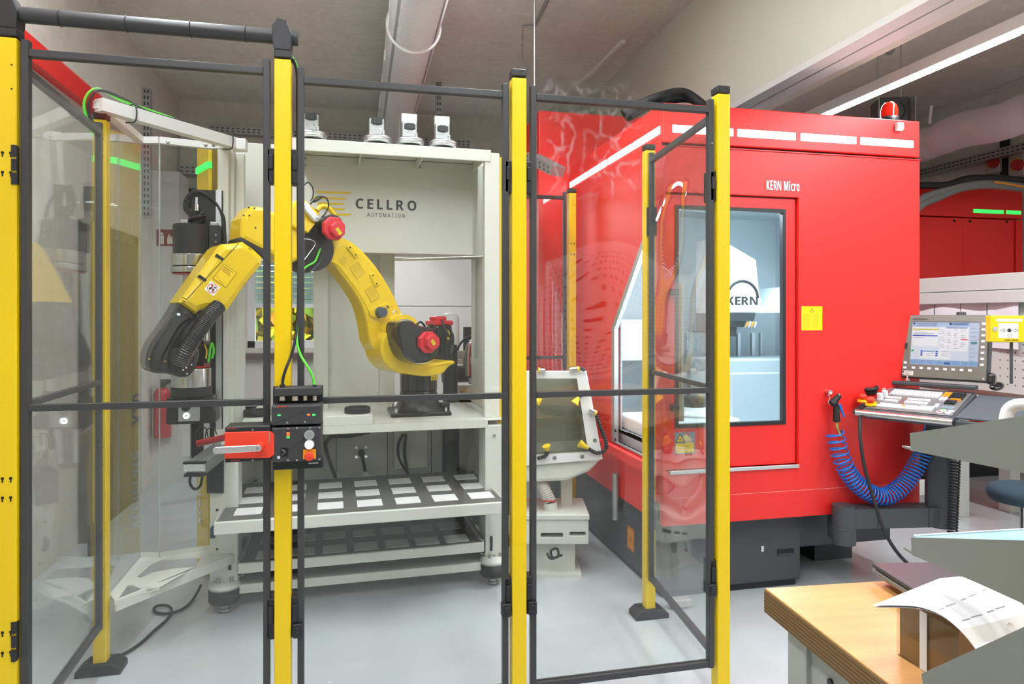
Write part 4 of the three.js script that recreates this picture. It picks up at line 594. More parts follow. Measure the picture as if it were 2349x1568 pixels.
  { const a = K(1838, 702), b = K(1886, 757), w = b.x - a.x, h = a.y - b.y; print('yellow_notice', w, h, canvasMat(192, 216, (g) => { g.fillStyle = '#ffdc00'; g.fillRect(0, 0, 192, 216); g.strokeStyle = '#222'; g.lineWidth = 3; g.beginPath(); g.moveTo(76, 54); g.lineTo(97, 16); g.lineTo(118, 54); g.closePath(); g.stroke(); g.fillStyle = '#333'; g.font = 'bold 26px sans-serif'; g.fillText('!', 93, 50); g.fillStyle = '#b79c20'; for (let c = 0; c < 2; c++) for (let i = 0; i < 15; i++) g.fillRect(12 + c * 86, 68 + i * 9, 48 + ((i * 29 + c * 17) % 30), 3); }), t, a.x + w / 2, b.y + h / 2, ZK + 0.0005); }
  { const a = K(1551, 993), b = K(1598, 1041), w = b.x - a.x, h = a.y - b.y; print('laser_notice', w, h, canvasMat(192, 196, (g) => { g.fillStyle = '#7d8796'; g.fillRect(0, 0, 192, 196); g.fillStyle = '#111'; g.beginPath(); g.moveTo(8, 90); g.lineTo(52, 8); g.lineTo(96, 90); g.closePath(); g.fill(); g.fillStyle = '#f3c800'; g.beginPath(); g.moveTo(20, 84); g.lineTo(52, 24); g.lineTo(84, 84); g.closePath(); g.fill(); g.fillStyle = '#111'; g.beginPath(); g.arc(52, 66, 8, 0, 7); g.fill(); g.fillStyle = '#f3c800'; g.fillRect(12, 100, 168, 86); g.fillStyle = '#b08c00'; for (let i = 0; i < 5; i++) g.fillRect(30, 116 + i * 13, 130 - (i * 33) % 50, 4); g.fillStyle = '#e33'; g.fillRect(112, 10, 20, 18); g.fillStyle = '#c8a0c0'; g.font = '20px sans-serif'; g.fillText('LaserControl', 90, 74); }), t, a.x + w / 2, b.y + h / 2, ZK - 0.0175); }
  { const p = K(1797, 485); print('window_sticker', 0.028, 0.024, canvasMat(32, 28, (g) => { g.fillStyle = '#eef2f0'; g.fillRect(0, 0, 32, 28); g.fillStyle = '#9ab'; g.fillRect(5, 12, 20, 3); }), t, p.x, p.y, ZK - 0.0285); }
  { const p = K(2059, 292); part('sensor_box', [rbox(0.042, 0.042, 0.03, 0.008, p.x, p.y, ZK + 0.012)], M.whiteBright, t, 'small white sensor'); }
  // red beacon on top
  { const p = P.Z(2040, 262, ZK - 0.12), r = 0.048; part('beacon_base', [lathe([[0.001, 0], [r * 1.1, 0], [r * 1.05, 0.045], [r * 0.95, 0.06], [0.001, 0.06]], p.x, yt - 0.01, ZK - 0.12)], M.black, t); part('beacon_dome', [lathe([[r * 0.95, 0.055], [r * 0.92, 0.10], [r * 0.8, 0.125], [r * 0.5, 0.142], [0.001, 0.148]], p.x, yt - 0.01, ZK - 0.12)], std([0.9, 0.03, 0.01], 0.12, { transmission: 0.5, thickness: 0 }), t, 'red translucent beacon dome'); part('beacon_core', [cyl(0.018, 0.024, 0.07, p.x, yt + 0.08, ZK - 0.12)], M.orange, t); }
  // ---- working space behind the window
  const cz0 = ZK - 0.06, cz1 = -4.35, cx0 = xl + 0.06, cx1 = xr - 0.1, cY0 = wy0 - 0.12, cY1 = wy1 + 0.12;
  const liner = std([0.48, 0.54, 0.565], 0.4, { metalness: 0.1 });
  part('chamber_liner', [span(cx0, cx1, cY0, cY1, cz1 - 0.02, cz1), span(cx1, cx1 + 0.02, cY0, cY1, cz1, cz0), span(cx0, cx1, cY1, cY1 + 0.02, cz1, cz0), span(cx0, cx1, cY0 - 0.02, cY0, cz1, cz0), span(cx0, cx0 + 0.01, hyt + 0.08, cY1, cz1, cz0), span(cx0, cx0 + 0.01, cY0, hy0 - 0.01, cz1, cz0), span(cx0, cx0 + 0.01, cY0, cY1, cz1, -hz0 - 0.02)], liner, t);
  part('chamber_front', [at(extr(rect(cx0, cx1, cY0, cY1), 0, 0.006, 0, [rect(w0, w1, wy0, wy1)]), 0, 0, cz0)], liner, t);
  part('chamber_ledge', [span(K(1738, 700).x + 0.1, cx1, cY0, K(1738, 842).y, -4.1, -3.75, 0.01), span(K(1755, 700).x + 0.12, cx1 - 0.05, cY0, K(1738, 876).y, -3.74, -3.70, 0.01)], liner, t);
  { const q = (u, v) => P.Z(u, v, -3.85), c = q(1700, 690); 
    part('spindle_plate', [extr([[q(1640, 0).x, q(0, 716).y], [q(1752, 0).x, q(0, 716).y], [q(1742, 0).x, q(0, 650).y], [q(1735, 0).x, q(0, 560).y], [q(1650, 0).x, q(0, 500).y], [q(1640, 0).x, q(0, 500).y]], -4.1, -3.85, 0.01)], M.whiteBright, t);
    const ar = (q(1738, 0).x - q(1668, 0).x) / 2, acx = q(1703, 0).x, acy = q(0, 672).y;
    part('emblem_arch', [at(torus(ar, 0.0085, 0, 0, 0, 0, 0, 0, Math.PI), acx, acy, -3.848)], M.black, t, 'black arch emblem'); part('emblem_lettering', (() => { const g = text('KERN', 0.052, 0.004, font, 0.006); g.computeBoundingBox(); g.scale((q(1738, 0).x - q(1667, 0).x) / g.boundingBox.max.x, 1, 1); return at(g, q(1667, 0).x, q(0, 692).y, -3.852); })(), M.black, t);
    part('spindle_nose', [cyl(0.14, 0.13, 0.05, acx - 0.01, q(0, 727).y, -3.95, 0, 0, 0, 40), cyl(0.09, 0.07, 0.05, acx - 0.01, q(0, 745).y, -3.95), cyl(0.03, 0.02, 0.07, acx - 0.01, q(0, 768).y, -3.95)], M.base, t);
    for (let i = 0; i < 4; i++) part('coolant_nozzle', [rod(q(1712 + i * 6, 738).add(V(0, 0, 0.02)), q(1706 + i * 7, 750).add(V(0, 0, 0.02)), 0.008, 0.004)], i % 2 ? M.keyWhite : M.orange, t);
    part('way_cover', [span(acx - 0.2, acx + 0.11, cY0, q(0, 775).y, -4.3, -4.2)], M.inox, t);
    for (const [u, w] of [[1690, 0.02], [1722, 0.025], [1742, 0.012]]) part('guide_strip', [span(P.Z(u, 0, -4.2).x, P.Z(u, 0, -4.2).x + w, cY0, q(0, 778).y, -4.21, -4.185)], M.alu, t);
    const tc = P.Z(1600, 930, -3.75); part('rotary_table', [lathe([[0.001, 0], [0.16, 0], [0.16, 0.02], [0.1, 0.03], [0.1, 0.05], [0.001, 0.05]], tc.x, tc.y - 0.06, -3.8)], M.whiteBright, t); part('chuck', [cyl(0.07, 0.075, 0.07, tc.x, tc.y + 0.01, -3.8)], M.black, t); part('table_pedestal', [span(cx0 + 0.02, tc.x + 0.2, cY0, tc.y - 0.06, -4.0, -3.6, 0.02)], M.whiteBright, t);
    part('inner_housing', [span(cx0 + 0.05, acx - 0.28, cY0 + 0.4, q(0, 735).y, -4.3, -4.1, 0.01)], M.whiteBright, t);
    part('slanted_baffle', [extr(RFless([[q(1792, 0).x, q(0, 640).y], [q(1750, 0).x, q(0, 715).y], [q(1745, 0).x, q(0, 715).y], [q(1788, 0).x, q(0, 640).y]]), -4.3, -3.6)], liner, t);
  }
  part('chamber_lamp', [span(cx0 + 0.05, cx0 + 0.07, cY0 + 0.25, cY1 - 0.15, cz0 - 0.2, cz0 - 0.12), span(cx0 + 0.2, cx1 - 0.2, cY1 - 0.02, cY1, cz0 - 0.3, cz0 - 0.24)].slice(0, 1), M.glowWhite, t, 'upright work light'); part('chamber_lamp', [span(cx0 + 0.15, cx1 - 0.15, cY1 - 0.02, cY1 - 0.002, cz0 - 0.32, cz0 - 0.24)], M.glowWhite, t);
  areaLight(1.0, 0.3, CHAMBER, 0xe6f5ff, (cx0 + cx1) / 2, cY1 - 0.03, cz0 - 0.3, -Math.PI / 2 - 0.25, 0, t); areaLight(0.08, cY1 - cY0 - 0.4, CHAMBER, 0xe6f5ff, cx0 + 0.09, (cY0 + cY1) / 2, cz0 - 0.16, 0, -Math.PI * 0.75, t);
  // ---- grey base, skirts and feet
  const bz = ZK - 0.10, bx1 = K(1870, 1250).x, base = (x0, x1, y0, y1, z0, z1, n) => part(n || 'base', [span(x0, x1, y0, y1, z0, z1, 0.012)], M.base, t);
  base(xl + 0.04, bx1, 0.035, yb + 0.01, ZR, bz - 0.02); base(bx1 + 0.004, xr - 0.06, 0.2, yb + 0.04, ZR, bz - 0.04, 'base_extension');
  part('plinth', [span(xl + 0.06, bx1 - 0.02, 0.0, 0.09, ZR, bz - 0.04)], M.black, t); part('machine_foot', [span(xr - 0.34, xr - 0.08, 0, 0.22, -4.2, -3.6)], M.base, t);
  { const p = P.Z(1802, 1265, bz - 0.02); part('grip_recess', [rbox(0.1, 0.032, 0.012, 0.004, p.x, p.y, bz - 0.02)], M.slot, t); part('grip_lip', [rbox(0.092, 0.008, 0.014, 0.002, p.x, p.y - 0.01, bz - 0.018)], M.base, t); const q = P.Z(1749, 1258, bz - 0.02); print('white_mark', 0.014, 0.03, M.whiteBright, t, q.x, q.y, bz - 0.0195); }
  { const a = P.X(1447, 1235, xl + 0.04); print('base_notice', 0.1, 0.13, canvasMat(96, 128, (g) => { g.fillStyle = '#d98a1e'; g.fillRect(0, 0, 96, 128); g.strokeStyle = '#4a2c05'; g.lineWidth = 4; g.strokeRect(8, 8, 80, 112); g.beginPath(); g.moveTo(30, 90); g.lineTo(50, 50); g.lineTo(70, 88); g.stroke(); }), t, xl + 0.0395, a.y, a.z, 0, -Math.PI / 2, 0); }
  { const a = P.X(1412, 1085, xl - 0.02); part('drain_pipe', [rod(V(xl - 0.02, a.y + 0.0, a.z), V(xl - 0.02, a.y - 0.27, a.z), 0.02), rod(V(xl + 0.02, a.y - 0.01, a.z), V(xl - 0.03, a.y - 0.01, a.z), 0.012)], M.zinc, t); }
  { const p = P.Y(1555, 1390, 0); part('floor_plug', [rbox(0.11, 0.04, 0.05, 0.008, p.x, 0.03, p.z + 0.02)], std([0.55, 0.5, 0.5], 0.5), t); }
}
function RFless(p) { return p; }
// second red machine in the background with green light bars
{
  const z = -5.1, Z2 = (u, v) => P.Z(u, v, z), t = thing('background_machine', 'dark red machine with green light bars behind the white workbench', 'machine', V(0, 0, 0)), x0 = 4.35, x1 = Z2(2346, 500).x, yt = Z2(2250, 431).y, ym = Z2(2250, 500).y;
  part('upper_body', [span(x0, x1, ym + 0.006, yt, z - 0.9, z, 0.01)], M.red, t); part('lower_panel', [span(x0, Z2(2210, 600).x, 0.3, ym - 0.006, z - 0.9, z - 0.01)], M.red, t); part('lower_panel', [span(Z2(2210, 600).x + 0.003, Z2(2328, 600).x, 0.3, ym - 0.006, z - 0.9, z - 0.01)], M.red, t); part('lower_panel', [span(Z2(2330, 600).x + 0.006, x1, 0.3, ym - 0.006, z - 0.9, z - 0.0)], M.red, t);
  part('plinth', [span(x0 + 0.05, x1, 0, 0.3, z - 0.9, z - 0.06)], M.black, t);
  for (const [a, b] of [[2233, 2301], [2308, 2341]]) { const p = Z2(a, 486), q = Z2(b, 486), y = Z2(2270, 485).y; part('led_bar', [span(p.x, q.x, y - 0.016, y + 0.016, z - 0.004, z + 0.006)], M.glowGreen, t, 'glowing green light bar'); }
  part('screw', [[2191, 506], [2227, 507], [2312, 508]].map(([u, v]) => { const p = Z2(u, v); return cyl(0.012, 0.012, 0.006, p.x, p.y, z - 0.008, Math.PI / 2, 0, 0, 10); }), M.slot, t);
}

// ---------------------------------------------------------------- control console in front of the machine
{
  const D0 = 3.5, barL = P.D(1964, 946, D0), KF = new Frame(V(barL.x, 0, barL.z), rad(-60.6)), yB = barL.y, t = thing('control_console', 'grey operating console with screen, keyboard and steel grip bar', 'console', KF);
  const Lb = KF.Z(2186, 968, 0).x;
  // keyboard deck: sloped slab; local x right, z towards the operator
  const tilt = rad(14), dw = 0.385, dd = 0.36, y0 = yB + 0.02, zf = -0.035, dx = 0.03;
  const deck = new THREE.Group(); deck.name = 'keyboard_deck'; deck.position.set(dx, y0, zf); deck.rotation.x = tilt; t.add(deck);
  part('deck_body', [rbox(dw + 0.03, 0.035, dd + 0.03, 0.008, dw / 2, -0.02, -dd / 2)], M.base, deck);
  M.keyPlate = std([0.30, 0.29, 0.28], 0.3, { metalness: 0.6 });
  part('key_plate', [rbox(dw, 0.004, dd - 0.03, 0.002, dw / 2, 0, -dd / 2)], M.keyPlate, deck);
  const keys = (name, m, x0, z0, nx, nz, px, pz, kw, kd) => { for (let j = 0; j < nz; j++) for (let i = 0; i < nx; i++) part(name, [box(kw, 0.008, kd, x0 + i * px + (j % 2) * (nx > 8 ? 0.004 : 0), 0.006, -(z0 + j * pz))], m, deck); };
  keys('white_key', M.keyWhite, 0.045, 0.235, 14, 5, 0.0165, 0.0165, 0.014, 0.013); keys('white_key', M.keyWhite, 0.055, 0.17, 5, 2, 0.013, 0.014, 0.011, 0.011); keys('white_key', M.keyWhite, 0.15, 0.17, 8, 2, 0.013, 0.014, 0.011, 0.011); keys('white_key', M.keyWhite, 0.055, 0.125, 5, 2, 0.013, 0.014, 0.011, 0.011); keys('white_key', M.keyWhite, 0.15, 0.125, 8, 2, 0.013, 0.014, 0.011, 0.011);
  part('button_strip', [rbox(0.24, 0.008, 0.05, 0.003, 0.165, 0.005, -0.065)], M.keyWhite, deck); part('button_pad', [rbox(0.06, 0.012, 0.05, 0.003, 0.26, 0.006, -0.065)], M.whiteBright, deck); part('orange_key', [box(0.014, 0.01, 0.01, 0.16, 0.008, -0.068)], M.orange, deck);
  keys('orange_key', M.orange, 0.285, 0.262, 2, 4, 0.016, 0.0165, 0.014, 0.013); keys('black_key', M.black, 0.318, 0.245, 4, 5, 0.0155, 0.0165, 0.012, 0.012); keys('orange_key', M.orange, 0.33, 0.225, 3, 1, 0.0155, 0.016, 0.014, 0.013); keys('white_key', M.keyWhite, 0.285, 0.205, 2, 3, 0.016, 0.0165, 0.013, 0.012); keys('black_key', M.black, 0.318, 0.165, 3, 3, 0.016, 0.0165, 0.012, 0.012); keys('white_key', M.keyWhite, 0.292, 0.1, 1, 3, 0.016, 0.0165, 0.016, 0.012);
  part('touch_pad', [rbox(0.06, 0.004, 0.04, 0.002, 0.34, 0.003, -0.115)], std([0.18, 0.24, 0.28], 0.3), deck);
  for (const [x, z, m] of [[0.335, 0.065, M.green], [0.325, 0.04, M.capRed], [0.368, 0.065, M.keyWhite], [0.362, 0.038, M.keyWhite]]) { const b = part('push_button', [cyl(0.013, 0.013, 0.005, x, 0.004, -z)], M.keyWhite, deck); part('button_face', [box(0.014, 0.003, 0.006, x, 0.0075, -z)], m, b); }
  for (const [x, z] of [[0.02, 0.19], [0.012, 0.145]]) part('override_knob', [cyl(0.014, 0.016, 0.034, x + 0.012, 0.02, -z)], M.keyWhite, deck);
  const stop = (x, y, z, par) => { part('stop_collar', [cyl(0.026, 0.028, 0.012, x, y, z)], M.yellow, par); part('stop_button', [lathe([[0.001, 0.03], [0.014, 0.03], [0.021, 0.024], [0.021, 0.012], [0.014, 0.006], [0.012, 0], [0.001, 0]], x, y + 0.005, z)], M.lockRed, par, 'red mushroom stop button'); };
  stop(0.012, 0.012, -0.05, deck); part('key_socket', [cyl(0.012, 0.012, 0.006, 0.04, 0.004, -0.055)], M.keyWhite, deck);
  part('front_lip', [rbox(dw + 0.02, 0.05, 0.03, 0.01, dw / 2, -0.025, 0.0)], M.base, deck);
  // side pod with handwheel and second stop button
  part('side_pod', [rbox(0.11, 0.03, 0.3, 0.014, -0.01, y0 + 0.0, zf - 0.22, tilt)], M.base, t); stop(-0.03, y0 + 0.025, zf - 0.13, t); part('handwheel', [torus(0.036, 0.011, -0.035, y0 + 0.085, zf - 0.23, Math.PI / 2 + 0.2), cyl(0.04, 0.038, 0.022, -0.035, y0 + 0.07, zf - 0.23, 0.2)], M.rubber, t); part('pod_keys', [box(0.06, 0.01, 0.04, -0.01, y0 + 0.09, zf - 0.33, tilt)], M.orange, t); part('pod_buttons', [box(0.06, 0.01, 0.014, -0.005, y0 + 0.078, zf - 0.29, tilt)], M.keyWhite, t);
  // grip bar
  part('grip_bar', [rod(V(0, yB, 0), V(Lb, yB, 0), 0.0175, 0.0175, 28)], M.steel, t); part('grip_bracket', [rbox(0.05, 0.02, 0.05, 0.004, 0.06, yB + 0.008, -0.02)], M.base, t); part('grip_bracket', [rbox(0.05, 0.02, 0.05, 0.004, Lb - 0.06, yB + 0.008, -0.02)], M.base, t);
  // monitor
  const mt = rad(-10), mx = KF.Z(2066, 862, -0.42).x, mon = new THREE.Group(); mon.name = 'monitor'; mon.position.set(mx, 0, -0.42); t.add(mon);
  const yb = KF.Z(2066, 862, -0.42).y - 0.005, mw = KF.Z(2264, 870, -0.42).x - mx, mh = 0.345; mon.position.y = yb; mon.rotation.x = mt;
  M.bezel = std([0.20, 0.19, 0.165], 0.34, { metalness: 0.55 });
  part('monitor_case', [rbox(mw, mh, 0.07, 0.006, mw / 2, mh / 2, -0.037)], M.base, mon); part('bezel', [at(extr(rrect(0.004, mw - 0.004, 0.004, mh - 0.004, 0.008), 0, 0.006, 0.002, [rect(mw * 0.105, mw * 0.895, mh * 0.215, mh * 0.885)]), 0, 0, -0.002)], M.bezel, mon);
  print('screen', mw * 0.79, mh * 0.67, canvasMat(640, 480, drawScreen, { emissive: new THREE.Color(1, 1, 1), emissiveIntensity: 0.42, roughness: 0.2, color: new THREE.Color(0.3, 0.3, 0.3) }), mon, mw * 0.5, mh * 0.55, -0.001, 0, 0, 0, 'lit blue-white control screen'); { const s = mon.children[mon.children.length - 1]; s.material.emissiveMap = s.material.map; }
  part('white_key', Array.from({ length: 8 }, (_, i) => rbox(0.017, 0.013, 0.004, 0.002, mw * (0.155 + 0.094 * i), mh * 0.155, 0.005)), M.keyWhite, mon); part('white_key', Array.from({ length: 8 }, (_, i) => rbox(0.017, 0.013, 0.004, 0.002, mw * 0.94, mh * (0.86 - 0.085 * i * 1.03), 0.005)), M.keyWhite, mon); part('white_key', [0.23, 0.15].map((k) => rbox(0.016, 0.013, 0.004, 0.002, mw * 0.05, mh * k, 0.005)), M.keyWhite, mon);
  part('screw', [[0.03, 0.97], [0.96, 0.97], [0.03, 0.05], [0.96, 0.04]].map(([a, b]) => sph(0.005, mw * a, mh * b, 0.004, 1, 1, 0.6)), M.chrome, mon); part('usb_cover', [rbox(0.016, 0.03, 0.004, 0.002, mw * 0.045, mh * 0.5, 0.005)], M.black, mon);
  { const g = text('HEIDENHAIN', 0.0085, 0.0006, font); part('brand_lettering', at(g, mw * 0.11, mh * 0.915, 0.004), M.slot, mon); } print('label', 0.045, 0.024, canvasMat(96, 52, (g) => { g.fillStyle = '#d8d4cc'; g.fillRect(0, 0, 96, 52); g.fillStyle = '#777'; for (let i = 0; i < 4; i++) g.fillRect(10, 8 + i * 11, 76 - (i * 23) % 30, 3); }), mon, mw * 0.1, mh * 0.07, 0.0042);
  part('top_knob', [cyl(0.022, 0.022, 0.016, mw * 0.66, mh + 0.008, -0.03)], M.base, mon); part('side_camera', [rbox(0.04, 0.06, 0.05, 0.016, mw + 0.012, 0.02, -0.03)], M.gloss, mon); part('key_lock', [cyl(0.012, 0.012, 0.012, mw * 0.1, -0.016, 0.02), rod(V(mw * 0.1, -0.01, 0.02), V(mw * 0.1, 0.018, 0.03), 0.005)], M.chrome, mon);
  part('rear_trim', [rbox(dw + 0.03, 0.02, 0.06, 0.006, dx + dw / 2, yb - 0.03, -0.4)], M.base, t);
  // mouse shelf on the right
  const ms = KF.Y(2190, 958, yB + 0.0), s0 = dx + dw + 0.012;
  part('mouse_shelf', [rbox(0.42, 0.012, 0.4, 0.006, s0 + 0.215, y0 + 0.035, zf - 0.19, tilt * 0.75)], std([0.075, 0.09, 0.10], 0.7, { bumpMap: grainBump, bumpScale: 0.0004 }), t); part('shelf_edge', [rbox(0.42, 0.035, 0.03, 0.006, s0 + 0.215, y0 - 0.03, zf + 0.0)], M.base, t);
  // pillar, swivel arm
  const pc = KF.toLocal(P.D(2158, 1100, 3.62)); pc.y = 0; const arY = 0.40;
  part('pillar', [rbox(0.13, yB - arY + 0.0, 0.13, 0.03, pc.x, (yB + arY) / 2 - 0.03, pc.z)], M.base, t);
  const hub = KF.toLocal(P.Z(1936, 1210, ZK + 0.06)), hy = 0.40;
  part('swivel_hub', [cyl(0.058, 0.058, 0.2, hub.x, hy - 0.02, hub.z, 0, 0, 0, 36), torus(0.058, 0.003, hub.x, hy - 0.035, hub.z, Math.PI / 2)], M.base, t); part('hub_bracket', [at(rbox(0.06, 0.15, 0.1, 0.014, 0, 0, 0), hub.x - 0.055, hy - 0.05, hub.z - 0.05, 0, rad(60.6), 0)], M.base, t);
  { const a = V(hub.x, hy + 0.02, hub.z), b = V(pc.x, hy + 0.02, pc.z); part('swivel_arm', [bar(a, b, 0.11, 0.10)], M.base, t); const m1 = a.clone().lerp(b, 0.28), m2 = a.clone().lerp(b, 0.8); part('seam', [bar(m1, m1.clone().lerp(b, 0.012), 0.112, 0.102), bar(m2, m2.clone().lerp(b, 0.03), 0.112, 0.102)], M.slot, t); part('arm_end', [cyl(0.07, 0.07, 0.11, pc.x, hy + 0.015, pc.z)], M.base, t); }
  // things on the console
  const mo = KF.Y(2287, 905, yB + 0.09), mouse = thing('mouse', 'black computer mouse with red logo on the console shelf', 'mouse', KF), my = y0 + 0.042 - (mo.z - zf + 0.19) * Math.tan(tilt * 0.75) ;
  const mg = sph(0.032, 0, 0, 0, 1, 0.55, 1.7); part('shell', [at(mg, mo.x, my + 0.012, mo.z, tilt)], M.gloss, mouse); part('logo_patch', [rbox(0.022, 0.002, 0.014, 0.001, mo.x - 0.004, my + 0.029, mo.z - 0.004, tilt + 0.1)], M.lockRed, mouse); part('scroll_wheel', [cyl(0.006, 0.006, 0.008, mo.x, my + 0.025, mo.z - 0.03, 0, 0, Math.PI / 2)], M.rubber, mouse);
}
function drawScreen(g, w, h) {
  g.fillStyle = '#dfeaf8'; g.fillRect(0, 0, w, h); g.fillStyle = '#b9cdea'; g.fillRect(0, 0, w, 56); g.fillStyle = '#8aa6d4'; g.fillRect(360, 6, 180, 32); g.fillStyle = '#c9d9f0'; g.fillRect(548, 0, 92, h); g.fillStyle = '#f6f9fd'; g.fillRect(8, 62, 256, 210); g.fillRect(276, 56, 266, 262); g.fillRect(90, 330, 290, 80);
  g.fillStyle = '#1d4a96'; g.fillRect(10, 8, 22, 20); g.fillRect(362, 10, 22, 22); g.font = 'bold 17px sans-serif'; g.fillText('Programmlauf Satzfolge', 50, 24); g.fillText('Programmlauf Satzfolge', 46, 44); g.fillText('Programmieren', 394, 28);
  g.fillStyle = '#d8c020'; g.fillRect(10, 78, 252, 12); g.fillStyle = '#1e4fd0'; g.fillRect(10, 150, 246, 11); g.fillStyle = '#8b97aa'; for (let i = 0; i < 6; i++) if (i !== 4) g.fillRect(24, 100 + i * 15, 60 + (i * 67) % 150, 4);
  for (let j = 0; j < 12; j++) for (let i = 0; i < 4; i++) if ((i * 7 + j * 5) % 4) g.fillRect(284 + i * 62, 66 + j * 20, 22 + (i * 13 + j * 7) % 26, 4);
  g.fillStyle = '#5a84c8'; g.fillRect(330, 60, 200, 9); g.fillStyle = '#d01028'; g.fillRect(478, 186, 60, 10); g.fillStyle = '#19b464'; g.fillRect(8, 316, 20, 20); g.fillStyle = '#2a52c0'; for (let k = 0; k < 3; k++) { g.fillRect(98, 322 + k * 22, 20, 17); g.fillRect(244, 322 + k * 22, 20, 17); } g.fillStyle = '#9fc0e8'; g.fillRect(122, 322, 116, 17);
  g.fillStyle = '#8b97aa'; for (let k = 0; k < 3; k++) { g.fillRect(160, 329 + k * 22, 70, 4); g.fillRect(300, 329 + k * 22, 70, 4); } for (let i = 0; i < 9; i++) g.fillRect(560, 66 + i * 44, 40 + (i * 19) % 30, 5); g.fillStyle = '#1f7f86'; g.fillRect(566, 216, 56, 18); g.fillStyle = '#8fb4e2'; g.fillRect(0, 424, w, 56); g.strokeStyle = '#f4f8ff'; for (let i = 0; i < 8; i++) g.strokeRect(i * 80, 426, 80, 52); g.fillStyle = '#3a62a8'; for (let i = 0; i < 4; i++) g.fillRect(38 + i * 80, 442, 3, 20); g.fillRect(330, 446, 58, 22);
}
// air gun, blue spiral hose, cables
{
  const zg = ZK + 0.04, G = (u, v, z = zg) => P.Z(u, v, z), t = thing('air_gun', 'black air blow gun with blue trigger hanging on the red machine', 'air gun', V(0, 0, 0));
  part('hook', [cyl(0.012, 0.012, 0.03, G(1897, 898, ZK).x, G(1897, 898, ZK).y, ZK + 0.012, Math.PI / 2), tube([G(1898, 903), G(1904, 912), G(1900, 922), G(1904, 928)], 0.002)], M.chrome, t);
  part('grip', [rod(G(1918, 928), G(1919, 966), 0.014, 0.019), rod(G(1908, 926), G(1925, 907), 0.019, 0.014), sph(0.02, G(1913, 924).x, G(1913, 924).y, zg)], M.rubber, t); part('trigger', [rod(G(1925, 926), G(1936, 956), 0.009, 0.005)], M.blueHose, t, 'blue trigger'); part('nozzle', [rod(G(1923, 909), G(1926, 904), 0.006)], M.chrome, t); part('coupling', [rod(G(1919, 968), G(1920, 980), 0.009), rod(G(1920, 980), G(1929, 1000), 0.006)], std([0.6, 0.5, 0.15], 0.35, { metalness: 0.8 }), t);
  // coil: a helix about a hanging curve
  const path = new THREE.CatmullRomCurve3([G(1914, 990), G(1918, 1020), G(1925, 1055), G(1945, 1095), G(1975, 1122), G(2005, 1132), G(2040, 1112), G(2068, 1070), G(2085, 1025), G(2088, 990)].map((p, i) => p.add(V(0, 0, 0.012 * i)))), N = 1500, turns = 42, pts = [];
  const dens = (x) => x < 0.22 ? x * 0.62 : 0.1364 + (x - 0.22) * 1.107;
  for (let i = 0; i <= N; i++) { const x = i / N, c = path.getPointAt(x), tn = path.getTangentAt(x), b = V(0, 0, 1), n = new THREE.Vector3().crossVectors(b, tn).normalize(), a = dens(x) * turns * 2 * Math.PI, r = 0.044; pts.push(c.addScaledVector(n, r * Math.cos(a)).addScaledVector(b, r * Math.sin(a))); }
  pts.unshift(G(1929, 1000)); pts.push(G(2080, 975).add(V(0, 0, 0.12)), G(2081, 962).add(V(0, 0, 0.12)));
  solo('spiral_hose', [new THREE.TubeGeometry(new THREE.CatmullRomCurve3(pts), 1500, 0.0044, 6)], M.blueHose, 'bright blue spiral air hose hanging in a loop before the red machine', 'hose');
  solo('console_cable', tube([P.D(1978, 930, 3.62), P.D(1973, 962, 3.46), P.D(1973, 1000, 3.42), P.D(1982, 1065, 3.4), P.D(2000, 1130, 3.38), P.D(2030, 1220, 3.36), P.D(2068, 1278, 3.35), P.D(2130, 1330, 3.3)], 0.0085, 60), M.rubber, 'plain black cable hanging from the console past the blue hose', 'cable');
  const cp = []; for (let i = 0; i <= 500; i++) { const x = i / 500, c = P.D(2192 - 8 * x, 1056 + 180 * x, 3.5), a = x * 26 * 2 * Math.PI; cp.push(V(c.x + 0.021 * Math.cos(a), c.y, c.z + 0.021 * Math.sin(a))); } cp.unshift(P.D(2188, 1010, 3.52), P.D(2194, 1035, 3.52));
  solo('coiled_cable', [new THREE.TubeGeometry(new THREE.CatmullRomCurve3(cp), 700, 0.0045, 6)], M.rubber, 'black coiled cable hanging beside the console pillar', 'cable');
}

